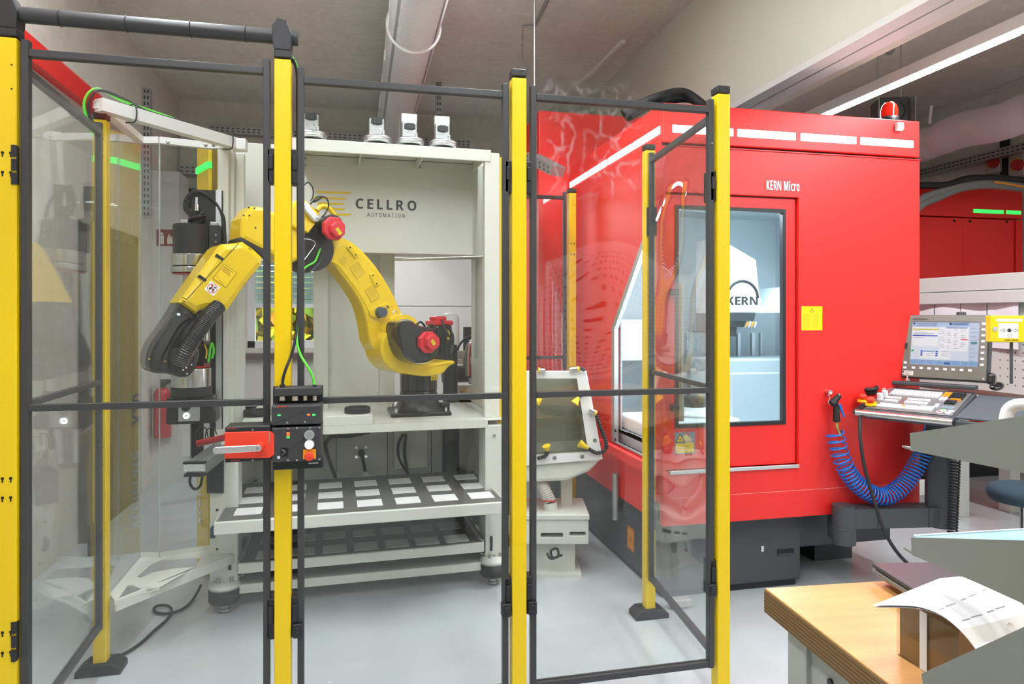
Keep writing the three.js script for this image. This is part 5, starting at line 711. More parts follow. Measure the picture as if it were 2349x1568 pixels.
// ---------------------------------------------------------------- white workbench at the right, yellow call point
const XB = 4.3;
{
  const B = (u, v) => P.X(u, v, XB), t = thing('workbench', 'white workbench with perforated back board and papers behind the console', 'workbench', V(0, 0, 0)), z0 = -5.0, z1 = -2.6, yt = B(2200, 634).y;
  const hs = [], y0 = 0.95, dz = 0.055; for (let i = 0; i < 16; i++) for (let j = 0; j < 8; j++) hs.push(rect(3.0 + i * dz * 1.0, 3.0 + i * dz + 0.011, 1.0 + j * dz, 1.0 + j * dz + 0.011));
  part('perforated_board', [at(extr(rect(-z1, -z0, y0, yt - 0.16), 0, 0.012, 0, hs), XB, 0, 0, 0, Math.PI / 2, 0)], M.benchWhite, t); part('board_back', [span(XB + 0.03, XB + 0.04, y0, yt - 0.1, z0, z1)], std([0.08, 0.02, 0.02], 0.7), t);
  part('top_rail', [span(XB - 0.05, XB + 0.05, yt - 0.11, yt, z0, z1, 0.006)], M.benchWhite, t); part('top_rail', [span(XB - 0.07, XB + 0.05, yt - 0.2, yt - 0.115, z0, z1, 0.006)], M.benchWhite, t);
  part('bench_top', [span(XB - 0.1, XB + 0.55, 0.87, 0.91, z0, z1, 0.006)], M.benchWhite, t);
  for (const [x, z] of [[XB + 0.04, -4.2], [XB + 0.04, -4.9], [XB + 0.5, -4.2], [XB + 0.04, -2.7]]) part('bench_leg', [span(x - 0.045, x + 0.045, 0.0, 0.87, z - 0.05, z + 0.05, 0.004)], M.benchWhite, t);
  part('lower_rail', [span(XB - 0.6, XB + 0.1, 0.17, 0.27, -4.24, -4.18, 0.004)], M.benchWhite, t);
  part('caster', [cyl(0.05, 0.05, 0.04, XB - 0.04, 0.05, -4.35, 0, 0, Math.PI / 2), rbox(0.05, 0.06, 0.06, 0.006, XB - 0.04, 0.12, -4.35)], M.black, t);
  const q = [[2112, 2152, 660], [2153, 2211, 668], [2212, 2268, 655], [2270, 2349, 655]];
  q.forEach(([a, b, v], i) => { const p = B(a, v), r = B(b, v), ya = yt - 0.21, g = new THREE.BoxGeometry(Math.abs(r.z - p.z) - 0.006, 0.32, 0.002, 12, 1, 1), pp = g.attributes.position; for (let k = 0; k < pp.count; k++) pp.setZ(k, pp.getZ(k) + 0.012 * Math.sin(pp.getX(k) * 14 + i * 2)); g.computeVertexNormals(); at(g, XB - 0.025 - 0.006 * (i % 2), ya - 0.14, (p.z + r.z) / 2, 0, -Math.PI / 2, 0); part('paper_sheet', [g], M.paper = M.paper || std([0.82, 0.8, 0.82], 0.7), t); });
}
{
  const p = P.D(2309, 754, 3.35), t = thing('call_point', 'yellow break-glass alarm call point beside the console screen', 'call point', new Frame(V(p.x, p.y, p.z), rad(-24))), w = 0.165, h = 0.13;
  part('housing', [rbox(w, h, 0.05, 0.006, 0, 0, 0)], M.yellow, t); print('glass_plate', w * 0.52, h * 0.56, canvasMat(128, 108, (g) => { g.fillStyle = '#f4f4f0'; g.fillRect(0, 0, 128, 108); g.fillStyle = '#333'; g.beginPath(); g.arc(70, 52, 14, 0, 7); g.fill(); g.strokeStyle = '#333'; g.lineWidth = 3; for (const [x, s] of [[30, 1], [112, -1]]) { g.beginPath(); g.moveTo(x - 14 * s, 46); g.lineTo(x + 4 * s, 46); g.lineTo(x + 4 * s, 40); g.lineTo(x + 16 * s, 52); g.lineTo(x + 4 * s, 64); g.lineTo(x + 4 * s, 58); g.lineTo(x - 14 * s, 58); g.closePath(); g.stroke(); } g.beginPath(); g.arc(72, 90, 12, 0, 7); g.stroke(); }), t, -0.004, -0.008, 0.025);
  print('white_label', w * 0.68, h * 0.11, canvasMat(256, 36, (g) => { g.fillStyle = '#eef2f8'; g.fillRect(0, 0, 256, 36); g.fillStyle = '#3868b0'; g.font = '13px sans-serif'; g.fillText('Bei Alarmierung    Raum sofort', 8, 15); g.fillText('verlassen, 2 Räume evakuieren', 8, 31); }), t, 0.0, h * 0.33, 0.025);
  part('lock_button', [cyl(0.011, 0.011, 0.006, -w * 0.38, -0.0, 0.026, Math.PI / 2)], M.alu, t); { const g = text('evak alarm', 0.008, 0.0006, font); part('lettering', at(g, -0.02, -h * 0.44, 0.0252), M.slot, t); }
  part('mounting_arm', [rod(V(0.03, -0.05, -0.02), V(0.03, -0.27, -0.02), 0.007)], M.base, t);
}
// blue stool seat at the right edge
{
  const p = P.Y(2345, 1330, 0), t = thing('stool', 'round blue upholstered stool at the right, half hidden by the desk tray', 'stool', V(p.x + 0.02, 0, p.z));
  part('seat', [lathe([[0.001, 0.53], [0.12, 0.53], [0.17, 0.515], [0.185, 0.48], [0.17, 0.44], [0.13, 0.43], [0.001, 0.43]], 0, 0, 0)], std([0.03, 0.06, 0.085], 0.8, { sheen: 0.4 }), t); part('stem', [cyl(0.025, 0.025, 0.4, 0, 0.24, 0)], M.steel, t); for (let i = 0; i < 5; i++) part('star_leg', [at(box(0.24, 0.03, 0.035, 0.12, 0.05, 0), 0, 0, 0, 0, i * 1.2566, 0)], M.black, t); for (let i = 0; i < 5; i++) part('caster', [cyl(0.02, 0.02, 0.03, 0.235 * Math.cos(i * 1.2566), 0.02, -0.235 * Math.sin(i * 1.2566), Math.PI / 2)], M.rubber, t);
}
// ---------------------------------------------------------------- foreground: wooden workbench with laptop, trays and papers
const woodMap = tex(512, (x, y) => { const w = n2(x * 3, y * 26) * 0.6 + n2(x * 9 + 4, y * 90) * 0.3 + n2(x * 2 + 7, y * 7) * 0.6, v = 206 + 12 * w + 6 * (rnd() - 0.5); return [clamp(v + 2), clamp(v * 0.78 - 6), clamp(v * 0.49 - 6)]; }, [0.9, 0.9]);
const plyMap = tex(128, (x, y) => { const k = Math.floor(y * 14), v = (k % 2 ? 118 : 78) + 14 * n2(x * 8, y * 60) + 16 * rnd(); return [clamp(v), clamp(v * 0.75), clamp(v * 0.38)]; }, [0.5, 0.046], true, 256);
M.wood = new THREE.MeshPhysicalMaterial({ map: woodMap, roughness: 0.34, clearcoat: 0.25, clearcoatRoughness: 0.3 }); M.ply = new THREE.MeshPhysicalMaterial({ map: plyMap, roughness: 0.55 });
const TY = 0.945, tA = P.Y(1752, 1347, TY), tB = P.Y(2119, 1562, TY);
{
  const TF = new Frame(V(tA.x, 0, tA.z), -Math.atan2(tA.x - tB.x, -(tA.z - tB.z)) * -1), t = thing('wooden_table', 'grey steel table with thick layered wooden top in the foreground', 'table', TF);
  const th = 0.046, Wd = 1.1, Ld = 1.2;
  part('table_top', [rbox(Wd - 0.004, 0.004, Ld - 0.004, 0.002, Wd / 2, TY - 0.002, Ld / 2)], M.wood, t); part('layered_edge', [rbox(Wd, th - 0.002, Ld, 0.002, Wd / 2, TY - 0.002 - th / 2, Ld / 2)], M.ply, t, 'dark layered plywood edge');
  for (const [x, z] of [[0.05, 0.08], [0.05, Ld - 0.1], [Wd - 0.1, 0.08], [Wd - 0.1, Ld - 0.1]]) part('leg', [span(x - 0.03, x + 0.03, 0, TY - th, z - 0.03, z + 0.03, 0.003)], M.greyLeg = M.greyLeg || std([0.33, 0.35, 0.31], 0.45), t);
  part('apron', [span(0.03, 0.05, TY - th - 0.095, TY - th, 0.1, Ld - 0.1)], M.greyLeg, t); part('apron', [span(0.06, Wd - 0.1, TY - th - 0.095, TY - th, 0.06, 0.08)], M.greyLeg, t); part('brace', [span(0.1, 0.17, 0, TY - th - 0.05, 0.12, 0.19, 0.003)], M.greyLeg, t); part('bolt', [[0.17, -0.05], [0.1, -0.18]].map(([z, y]) => cyl(0.007, 0.007, 0.008, 0.03, TY - th + y, z, 0, 0, Math.PI / 2, 10)), M.black, t);
}
{
  const a = P.Y(2012, 1302, TY + 0.035), t = thing('laptop', 'closed dark grey laptop lying on the wooden table', 'laptop', new Frame(V(a.x, TY + 0.012, a.z), rad(-10)));
  part('lid', [rbox(0.33, 0.008, 0.24, 0.004, 0.165, 0.022, 0.1)], std([0.075, 0.07, 0.08], 0.35, { metalness: 0.5 }), t); part('base', [rbox(0.33, 0.010, 0.24, 0.004, 0.165, 0.011, 0.1)], std([0.25, 0.24, 0.22], 0.4, { metalness: 0.5 }), t); part('rubber_foot', [box(0.02, 0.012, 0.02, 0.03, 0.0, 0.0)], M.rubber, t); part('rubber_foot', [box(0.02, 0.012, 0.02, 0.3, 0.0, 0.2)], M.rubber, t); part('rubber_foot', [box(0.02, 0.012, 0.02, 0.03, 0.0, 0.2)], M.rubber, t); part('rubber_foot', [box(0.02, 0.012, 0.02, 0.3, 0.0, 0.0)], M.rubber, t);
}
// stack of three sheet-metal desk trays
{
  const t = thing('desk_tray_rack', 'stack of three grey sheet-metal desk trays with tapered sides', 'tray rack', V(0, 0, 0)), th = 0.002;
  // a flat plate: pixels are set on the upright plane through two points, then given thickness
  const solid = (a, n) => { const pos = [], f = (p, q, r) => pos.push(p.x, p.y, p.z, q.x, q.y, q.z, r.x, r.y, r.z), b = a.map((p) => p.clone().addScaledVector(n, 0.003)); for (let i = 1; i + 1 < a.length; i++) { f(a[0], a[i], a[i + 1]); f(b[0], b[i + 1], b[i]); } for (let i = 0; i < a.length; i++) { const j = (i + 1) % a.length; f(a[i], b[i], b[j]); f(a[i], b[j], a[j]); } const g = new THREE.BufferGeometry(); g.setAttribute('position', new THREE.Float32BufferAttribute(pos, 3)); g.setAttribute('uv', new THREE.Float32BufferAttribute(new Float32Array(pos.length / 3 * 2), 2)); g.computeVertexNormals(); return g; };
  const upright = (list, d0, d1) => { const o = P.D(2090, 1100, d0), e = P.D(2349, 1100, d1), n = V(e.z - o.z, 0, -(e.x - o.x)).normalize(); return solid(list.map(([u, v]) => { const r = ray(u, v); return r.multiplyScalar(n.dot(o) / n.dot(r) - n.dot(camera.position) / n.dot(r)).add(camera.position); }), n.z < 0 ? n : n.multiplyScalar(-1)); };
  const level = (u0, v0, d0, u1, v1, d1, w) => { const a = P.D(u0, v0, d0), b = P.D(u1, v1, d1), f = V(sT, 0, -cT); return solid([a, b, b.clone().addScaledVector(f, w), a.clone().addScaledVector(f, w * 0.25)], V(0, 1, 0)); };
  M.greyPlate.side = THREE.DoubleSide;
  part('tray_side', [upright([[2087, 993], [2089, 1033], [2349, 1085], [2440, 1103], [2440, 939], [2349, 953]], 0.98, 0.86)], M.greyPlate, t); part('tray_side', [upright([[2090, 1232], [2091, 1272], [2250, 1340], [2349, 1385], [2440, 1426], [2440, 1243], [2349, 1241]], 0.98, 0.86)], M.greyPlate, t); part('tray_side', [upright([[2113, 1545], [2130, 1640], [2440, 1700], [2440, 1396], [2349, 1438]], 0.86, 0.76)], M.greyPlate, t);
  part('tray_floor', [level(2092, 1033, 0.982, 2440, 1098, 0.83, 0.1)], M.greyPlate, t); part('tray_floor', [level(2100, 1275, 0.982, 2440, 1420, 0.83, 0.12)], M.greyPlate, t); part('tray_floor', [level(2140, 1640, 0.86, 2440, 1700, 0.74, 0.1)], M.greyPlate, t);
  part('rack_post', [rod(V(P.D(2460, 1300, 0.86).x, TY, P.D(2460, 1300, 0.86).z), V(P.D(2460, 1300, 0.86).x, 1.36, P.D(2460, 1300, 0.86).z), 0.008)], M.greyPlate, t);
  const s = thing('blue_folder', 'pale blue folder lying in the middle desk tray', 'folder', V(0, 0, 0)); part('cover', [solid([P.D(2098, 1250, 0.995), P.D(2440, 1256, 0.9), P.D(2440, 1209, 0.97), P.D(2098, 1229, 1.03)], V(0, -1, 0))], std([0.28, 0.5, 0.62], 0.5, { side: THREE.DoubleSide }), s); part('page_edge', [rod(P.D(2096, 1228, 1.03), P.D(2440, 1208, 0.97), 0.0016)], M.keyWhite, s);
  solo('bent_tube', tube([P.D(2305, 1056, 0.925), P.D(2305, 1000, 0.925), P.D(2307, 962, 0.925), P.D(2313, 940, 0.925), P.D(2328, 929, 0.92), P.D(2360, 927, 0.91), P.D(2400, 930, 0.9), P.D(2416, 945, 0.895), P.D(2420, 985, 0.89), P.D(2420, 1085, 0.89)], 0.008, 60, false, 14), M.whiteBright, 'white bent tube rising behind the top desk tray', 'tube');
}
// drooping printed sheets and the film-wrapped box below them
{
  const near = [[2000, 1388, 0.96], [2055, 1388, 0.945], [2110, 1392, 0.93], [2160, 1411, 0.915], [2205, 1448, 0.90], [2247, 1500, 0.885]], far = [[2155, 1326, 1.1], [2205, 1322, 1.09], [2250, 1332, 1.08], [2318, 1362, 1.06], [2370, 1410, 1.03], [2420, 1465, 1.0]];
  const cn = new THREE.CatmullRomCurve3(near.map((p) => P.D(...p))), cf = new THREE.CatmullRomCurve3(far.map((p) => P.D(...p))), n = 24, m = 10, pos = [], uv = [], idx = [];
  for (let i = 0; i <= n; i++) for (let j = 0; j <= m; j++) { const p = cn.getPoint(i / n).lerp(cf.getPoint(i / n), j / m); pos.push(p.x, p.y, p.z); uv.push(i / n, j / m); if (i < n && j < m) { const k = i * (m + 1) + j; idx.push(k, k + m + 1, k + 1, k + 1, k + m + 1, k + m + 2); } }
  const g = new THREE.BufferGeometry(); g.setAttribute('position', new THREE.Float32BufferAttribute(pos, 3)); g.setAttribute('uv', new THREE.Float32BufferAttribute(uv, 2)); g.setIndex(idx); g.computeVertexNormals();
  const sheetMat = canvasMat(512, 384, (c, w, h) => { c.fillStyle = '#eeeef0'; c.fillRect(0, 0, w, h); c.fillStyle = '#8d8a8a'; for (let i = 0; i < 9; i++) { const x = 250 + (i * 97) % 190, y = 60 + i * 34; c.fillRect(x, y, 6, 26 + (i * 31) % 40); } c.fillStyle = '#d6d2cc'; c.fillRect(400, 0, 60, h); }, { side: THREE.DoubleSide, roughness: 0.4 });
  const g2 = g.clone(); at(g2, 0.002, -0.0025, 0.002); const sh = thing('printed_sheet', 'glossy white printed sheets drooping over the brown wrapped box', 'paper', V(0, 0, 0)); part('sheet', [g], sheetMat, sh, null, true); part('sheet', [g2], sheetMat, sh, null, true);
  const a = P.Y(2057, 1500, TY), t = thing('wrapped_box', 'brown box wrapped in clear film under the drooping sheets', 'box', V(a.x, TY, a.z));
  part('carton', [span(0.003, 0.09, 0.001, 0.085, 0.003, 0.11)], std([0.22, 0.13, 0.045], 0.6), t); part('film', [span(0, 0.093, 0.0, 0.087, 0, 0.113)], pane([0.9, 0.88, 0.84], 0.02), t); part('paper_band', [span(-0.0008, 0.0, 0.001, 0.0875, 0.045, 0.058)], M.keyWhite, t);
}

// ---------------------------------------------------------------- interlock box and door handle unit on the fence
{
  const Z1 = -2.245, Z2 = -2.17, N = (u, v, z = Z2) => P.Z(u, v, z), rc = (u0, u1, v0, v1, z) => { const a = N(u0, v1, z), b = N(u1, v0, z); return rrect(a.x, b.x, a.y, b.y, 0.004); };
  const t = thing('interlock_box', 'black door interlock box with coloured lights and stop button on yellow post', 'switch box', V(0, 0, 0));
  part('mounting_plate', [extr(rc(626, 741, 883, 1078, Z1), Z1 - 0.006, Z1, 0.002)], M.black, t); part('upper_module', [extr(rc(622, 738, 927, 976, Z2), Z1, Z2, 0.005), span(N(626, 0).x, N(736, 0).x, N(0, 928).y, N(0, 906).y, Z1, Z2 - 0.03, 0.004)], M.frame, t); part('lower_module', [extr(rc(622, 738, 977, 1061, Z2), Z1, Z2 - 0.003, 0.005)], M.frame, t);
  part('slot', [[644, 897], [717, 897], [719, 1061]].map(([u, v]) => { const p = N(u, v, Z1); return rbox(0.03, 0.0055, 0.003, 0.0015, p.x, p.y, Z1); }), M.zinc, t);
  const lamp = (u, v, m, w = 0.009, h = 0.0045) => { const p = N(u, v); part('indicator_light', [rbox(w, h, 0.003, 0.001, p.x, p.y, Z2 + 0.0005)], m, t); };
  lamp(640, 952, M.glowGreen); lamp(708, 951, M.glowRed); lamp(720, 951, M.glowGreen); lamp(661, 993, M.glowRed); lamp(661, 998, M.glowRed); lamp(661, 1003, M.glowGreen);
  const btn = (u, v, r, m, n, d = 0.014) => { const p = N(u, v); part(n, [cyl(r, r * 1.04, d, p.x, p.y, Z2 + d / 2 - 0.004, Math.PI / 2, 0, 0, 28)], m, t); };
  btn(710, 996, 0.0148, M.alu, 'push_button'); btn(710, 996, 0.0115, M.zinc, 'button_face', 0.018); btn(710, 1018, 0.0148, M.alu, 'push_button'); btn(710, 1018, 0.0125, glow([0.9, 0.92, 0.95], 0.7), 'button_light', 0.019);
  { const p = N(710, 1041); part('stop_plate', [rbox(0.038, 0.03, 0.004, 0.002, p.x, p.y, Z2)], M.orange, t); part('stop_button', [at(lathe([[0.001, 0.026], [0.011, 0.026], [0.0135, 0.022], [0.0135, 0.012], [0.008, 0.006], [0.008, 0], [0.001, 0]], 0, 0, 0), p.x, p.y - 0.003, Z2 + 0.002, Math.PI / 2)], M.lockRed, t, 'red stop button'); }
  part('screw', [[659, 969], [700, 967], [661, 982], [681, 981], [711, 981], [733, 980], [661, 1055], [681, 1055], [733, 1053]].map(([u, v]) => { const p = N(u, v); return cyl(0.0026, 0.0026, 0.003, p.x, p.y, Z2, Math.PI / 2, 0, 0, 10); }), M.alu, t);
  { const ink = std([0.7, 0.06, 0.03], 0.5), g = text('EUCHNER', 0.0046, 0.0005, font), p = N(634, 934); part('brand_lettering', at(g, p.x, p.y, Z2), ink, t); const wl = canvasMat(64, 64, (c) => { c.fillStyle = '#0d0d0e'; c.fillRect(0, 0, 64, 64); c.strokeStyle = '#ddd'; c.lineWidth = 3; c.beginPath(); c.moveTo(8, 14); c.lineTo(28, 18); c.lineTo(40, 40); c.moveTo(12, 50); c.lineTo(24, 44); c.stroke(); }), q = N(652, 1037); print('hand_symbol', 0.022, 0.026, wl, t, q.x, q.y, Z2 - 0.0025); const l2 = N(639, 1049); print('code_label', 0.008, 0.008, M.keyWhite, t, l2.x, l2.y, Z2 - 0.0025); }
  for (const [u, r, m1] of [[648, 0.0085, 1], [677, 0.0095, 0], [700, 0.006, 0], [722, 0.006, 1]]) { const p = N(u, 912, Z2 - 0.045); part('connector_nut', [cyl(r, r * 1.1, 0.016, p.x, p.y, p.z)], std([0.62, 0.55, 0.45], 0.35, { metalness: 0.9 }), t); part('connector_cap', [cyl(r * 0.95, r * 1.05, m1 ? 0.034 : 0.014, p.x, p.y + (m1 ? 0.024 : 0.014), p.z)], M.rubber, t); }
  const c1 = thing('box_cable', 'black cable looping down to the interlock box', 'cable', V(0, 0, 0)), zz = Z2 - 0.045; part('sheath', tube([N(648, 893, zz), N(649, 870, zz), N(656, 845, zz), N(668, 815, zz - 0.02), N(677, 780, zz - 0.03), N(681, 740, -2.27), N(684, 700, -2.32), N(684, 500, -2.32), N(682, 250, -2.32), N(680, 160, -2.31), N(672, 135, -2.3)], 0.0045, 90), M.rubber, c1);
  const c2 = thing('box_cable', 'green cable looping down to the interlock box', 'cable', V(0, 0, 0)); part('sheath', tube([N(722, 893, zz), N(718, 866, zz), N(707, 843, zz), N(690, 815, zz - 0.02), N(681, 785, zz - 0.03), N(682, 745, -2.27), N(688, 700, -2.32), N(688, 500, -2.32), N(685, 250, -2.32), N(680, 150, -2.31), N(668, 128, -2.3)], 0.004, 90), M.green, c2);
  // handle unit on the door
  const h = thing('door_handle_unit', 'red door handle unit with silver lever beside the black interlock box', 'handle', V(0, 0, 0)); part('cover', [extr(rc(515, 620, 976, 1062, Z2), Z1 - 0.02, Z2 - 0.006, 0.004)], M.black, h);
  part('red_plate', [extr([[515, 991], [619, 989], [629, 996], [629, 1042], [619, 1050], [515, 1052]].map(([u, v]) => { const p = N(u, v); return [p.x, p.y]; }), Z1, Z2, 0.002)], M.lockRed, h); { const p = N(592, 1027, Z2 + 0.03), q = N(488, 1029, Z2 + 0.034), r = 0.0098; const g = at(extr([...circle(0, 0, r, 24)], 0, 0.012, 0.002), p.x, p.y, Z2 + 0.024), L = p.x - q.x; part('lever', [g, at(extr(rrect(-L, 0, -r, r, r * 0.98, 6), 0, 0.011, 0.002), p.x, p.y, Z2 + 0.024, 0, 0, 0.015)], M.alu, h, 'silver lever'); part('lever_hub', [cyl(0.012, 0.014, 0.026, N(597, 1022).x, N(597, 1022).y, Z2 + 0.012, Math.PI / 2)], M.lockRed, h); part('lever_cap', [cyl(0.006, 0.006, 0.003, p.x, p.y, Z2 + 0.037, Math.PI / 2)], M.chrome, h); }
  part('slot', [span(N(617, 0).x, N(618.6, 0).x, N(0, 1040).y, N(0, 1010).y, Z2 - 0.0005, Z2 + 0.0008)], M.zinc, h); part('screw', [[579, 986], [579, 1056]].map(([u, v]) => { const p = N(u, v); return cyl(0.0026, 0.0026, 0.003, p.x, p.y, Z2 - 0.006, Math.PI / 2, 0, 0, 10); }), M.zinc, h); part('release_tube', [rod(N(452, 1017, Z1 - 0.06), N(516, 1003, Z1 - 0.05), 0.0105)], std([0.42, 0.01, 0.02], 0.15, { transmission: 0.35, thickness: 0 }), h, 'translucent red release tube');
  { const g = text('EUCHNER', 0.0042, 0.0005, font), p = N(519, 985); part('brand_lettering', at(g, p.x, p.y, Z2 - 0.006), std([0.5, 0.04, 0.02], 0.5), h); const g2 = text('EUCHNER', 0.0042, 0.0005, font), p2 = N(528, 1058.5); part('brand_lettering', at(g2, p2.x, p2.y, Z2 - 0.006), std([0.5, 0.04, 0.02], 0.5), h); }
}
// ---------------------------------------------------------------- washing funnel beside the machine hatch
{
  const f0 = P.D(1290, 1325, 3.9), WF = new Frame(V(f0.x, 0, f0.z), -TH), t = thing('washing_station', 'white washing funnel with yellow nozzles and hose on a low cabinet', 'machine', WF), p = (a, z = 0) => WF.poly(a, z), q = (u, v, z = 0) => WF.Z(u, v, z);
  const out = [[1196, 1068], [1382, 1052], [1345, 850], [1205, 850]].reverse(), inn = [[1214, 1044], [1350, 1036], [1324, 866], [1222, 866]].reverse();
  part('rim', [at(extr(p(out), -0.012, 0.012, 0.003, [p(inn)]), 0, 0, 0)], M.whiteBright, t); part('cover_glass', [extr(p(inn), -0.004, 0.0)], pane([0.75, 0.76, 0.7]), t); part('inner_bowl', [extr(p([[1212, 1046], [1352, 1038], [1326, 864], [1220, 864]].reverse()), -0.3, -0.29), extr(p([[1345, 1045], [1352, 1038], [1326, 864], [1319, 864]].reverse()), -0.3, -0.015), extr(p([[1212, 1046], [1352, 1038], [1351, 1030], [1213, 1038]].reverse()), -0.3, -0.015)], std([0.4, 0.41, 0.36], 0.5), t);
  const rimHoles = [[1272, 1049], [1335, 1046], [1364, 1009]]; part('bolt_hole', rimHoles.map(([u, v]) => { const c = q(u, v); return cyl(0.012, 0.012, 0.004, c.x, c.y, 0.011, Math.PI / 2, 0, 0, 16); }), M.greyPlate, t);
  part('funnel', [extr(p([[1200, 1066], [1380, 1054], [1352, 1083], [1300, 1104], [1200, 1108]].reverse()), -0.25, -0.01, 0.02)], M.white, t);
  part('corrugated_hose', (() => { const c = new THREE.CatmullRomCurve3([q(1240, 1100, -0.1), q(1248, 1120, -0.06), q(1262, 1150, -0.04)]), g = new THREE.TubeGeometry(c, 60, 0.036, 16), a = g.attributes.position; for (let i = 0; i <= 60; i++) { const m = c.getPointAt(i / 60), k = 1 + 0.08 * Math.sin(i * 1.3); for (let j = 0; j <= 16; j++) { const n = i * 17 + j; a.setXYZ(n, m.x + (a.getX(n) - m.x) * k, m.y + (a.getY(n) - m.y) * k, m.z + (a.getZ(n) - m.z) * k); } } g.computeVertexNormals(); return [g]; })(), std([0.55, 0.5, 0.45], 0.4), t); part('hose_clamp', [at(torus(0.037, 0.004, 0, 0, 0, 1.2), q(1260, 1150, -0.04).x, q(1260, 1150, -0.04).y, -0.04)], M.capRed, t); part('elbow_pipe', [rod(q(1262, 1150, -0.04), q(1268, 1190, -0.06), 0.037, 0.044)], M.white, t);
  const cb = [q(1180, 1190), q(1348, 1190)], y1 = q(1300, 1190, 0.05).y, y0 = q(1300, 1248, 0.05).y; part('cabinet', [at(extr(rect(cb[0].x, cb[1].x, y0, y1), -0.3, 0.05, 0.004, [rrect(q(1305, 0).x, q(1342, 0).x, q(0, 1222).y, q(0, 1213).y, 0.008), rrect(q(1240, 0).x, q(1290, 0).x, q(0, 1226).y, q(0, 1216).y, 0.008)]), 0, 0, 0), span(cb[0].x, cb[1].x + 0.004, y1 - 0.002, y1 + 0.025, -0.31, 0.06, 0.004)], M.white, t); part('cabinet_inside', [span(cb[0].x + 0.01, cb[1].x - 0.01, y0 + 0.005, y1 - 0.01, -0.28, 0.0)], M.greyPlate, t);
  part('pedestal', [span(q(1200, 0).x, q(1320, 0).x, 0.02, y0, -0.28, -0.02), span(q(1190, 0).x, q(1332, 0).x, 0, 0.02, -0.3, 0.06)], M.white, t); part('pillar', [span(q(1292, 0).x, q(1318, 0).x, y1, q(0, 1090).y, -0.2, -0.15)], M.white, t); part('cable', [tube([q(1255, 1268, 0.06), q(1262, 1280, 0.08), q(1280, 1275, 0.08), q(1278, 1258, 0.07), q(1264, 1262, 0.08), q(1268, 1278, 0.08), q(1290, 1272, 0.08)], 0.007)], M.rubber, t);
  const chain = (pts, cone) => { const c = new THREE.CatmullRomCurve3(pts.map((a) => q(...a))), L = c.getLength(), n = Math.round(L / 0.016); for (let i = 0; i <= n; i++) { const m = c.getPointAt(i / n); part('hose_link', [sph(0.0115, m.x, m.y, m.z)], M.rubber, t); } part('nozzle', [rod(q(...cone[0]), q(...cone[1]), 0.006, 0.024)], M.yellow, t, 'yellow nozzle'); };
  const fit = (u, v, du, dv) => { part('pipe_fitting', [rod(q(u, v, 0.03), q(u + du, v + dv, 0.03), 0.016), rod(q(u + du * 0.3, v + dv * 0.3, 0), q(u + du * 0.3, v + dv * 0.3, 0.03), 0.012)], M.steel, t); part('fitting_ring', [rod(q(u + du, v + dv, 0.03), q(u + du * 1.3, v + dv * 1.3, 0.03), 0.016)], M.yellow, t); };
  chain([[1369, 955, 0.03], [1378, 980, 0.03], [1387, 1005, 0.03], [1391, 1022, 0.03], [1385, 1034, 0.03], [1368, 1038, 0.03], [1352, 1030, 0.03]], [[1351, 1029, 0.03], [1329, 1016, 0.03]]); chain([[1236, 1050, 0.03], [1250, 1046, 0.03], [1257, 1036, 0.03]], [[1257, 1036, 0.03], [1253, 1022, 0.04]]); chain([[1345, 899, 0.03], [1336, 902, 0.03], [1330, 908, 0.03]], [[1329, 908, 0.03], [1318, 925, 0.04]]); chain([[1222, 900, 0.03], [1226, 908, 0.03]], [[1224, 914, 0.03], [1240, 922, 0.04]]);
  fit(1352, 940, 12, 6); fit(1306, 848, 18, -2); fit(1250, 850, -12, -1); chain([[1330, 845, 0.03], [1338, 847, 0.03]], [[1226, 846, 0.03], [1225, 846, 0.031]]);
}
// equipment behind the robot cell
{
  const EF = new Frame(V(P.D(1075, 900, 4.7).x, 0, P.D(1075, 900, 4.7).z), rad(2)), e = (u, v, z = 0) => EF.Z(u, v, z), t = thing('pump_skid', 'steel framed pump unit with pipes behind the robot cell', 'pump', EF);
  part('frame', [bar(e(1030, 826), e(1150, 826), 0.04, 0.05), bar(e(1025, 892), e(1150, 892), 0.04, 0.05), bar(e(1040, 826), e(1034, 890), 0.03, 0.03), span(e(1030, 0).x, e(1150, 0).x, 0, 0.05, -0.3, 0), span(e(1030, 0).x, e(1030, 0).x + 0.04, 0, e(0, 890).y, -0.04, 0)], M.steel, t); part('pipe', [tube([e(1073, 862, 0.05), e(1074, 800, 0.05), e(1079, 787, 0.05), e(1090, 782, 0.05), e(1150, 781, 0.05)], 0.02)], M.steel, t); part('tank', [cyl(0.08, 0.08, 0.28, e(1095, 790).x, e(1095, 790).y - 0.02, -0.1), cyl(0.06, 0.06, 0.24, e(1060, 860).x, e(1060, 860).y, -0.1, 0, 0, Math.PI / 2)], M.black, t); part('valve', [rbox(0.07, 0.05, 0.06, 0.006, e(1055, 812).x, e(1055, 812).y, 0.02), cyl(0.022, 0.022, 0.07, e(1085, 872).x, e(1085, 872).y, 0.03, 0, 0, Math.PI / 2)], M.zinc, t); part('hose', [tube([e(1048, 818, 0.03), e(1052, 795, 0.03), e(1068, 776, 0.03), e(1090, 770, 0.0)], 0.008)], M.rubber, t); part('upright', [span(e(1088, 0).x, e(1103, 0).x, 1.2, e(0, 590).y, -0.05, -0.02)], M.zinc, t);
  const r = P.D(1033, 755, 4.5); const wr = thing('white_roll', 'white rounded container behind the red motor cap', 'container', V(r.x, 0, r.z)); part('drum', [lathe([[0.001, r.y + 0.11], [0.04, r.y + 0.105], [0.058, r.y + 0.08], [0.06, r.y - 0.1], [0.001, r.y - 0.1]], 0, 0, 0)], M.whiteBright, wr); part('stand', [cyl(0.045, 0.06, r.y - 0.1, 0, (r.y - 0.1) / 2, 0)], M.black, wr);
}
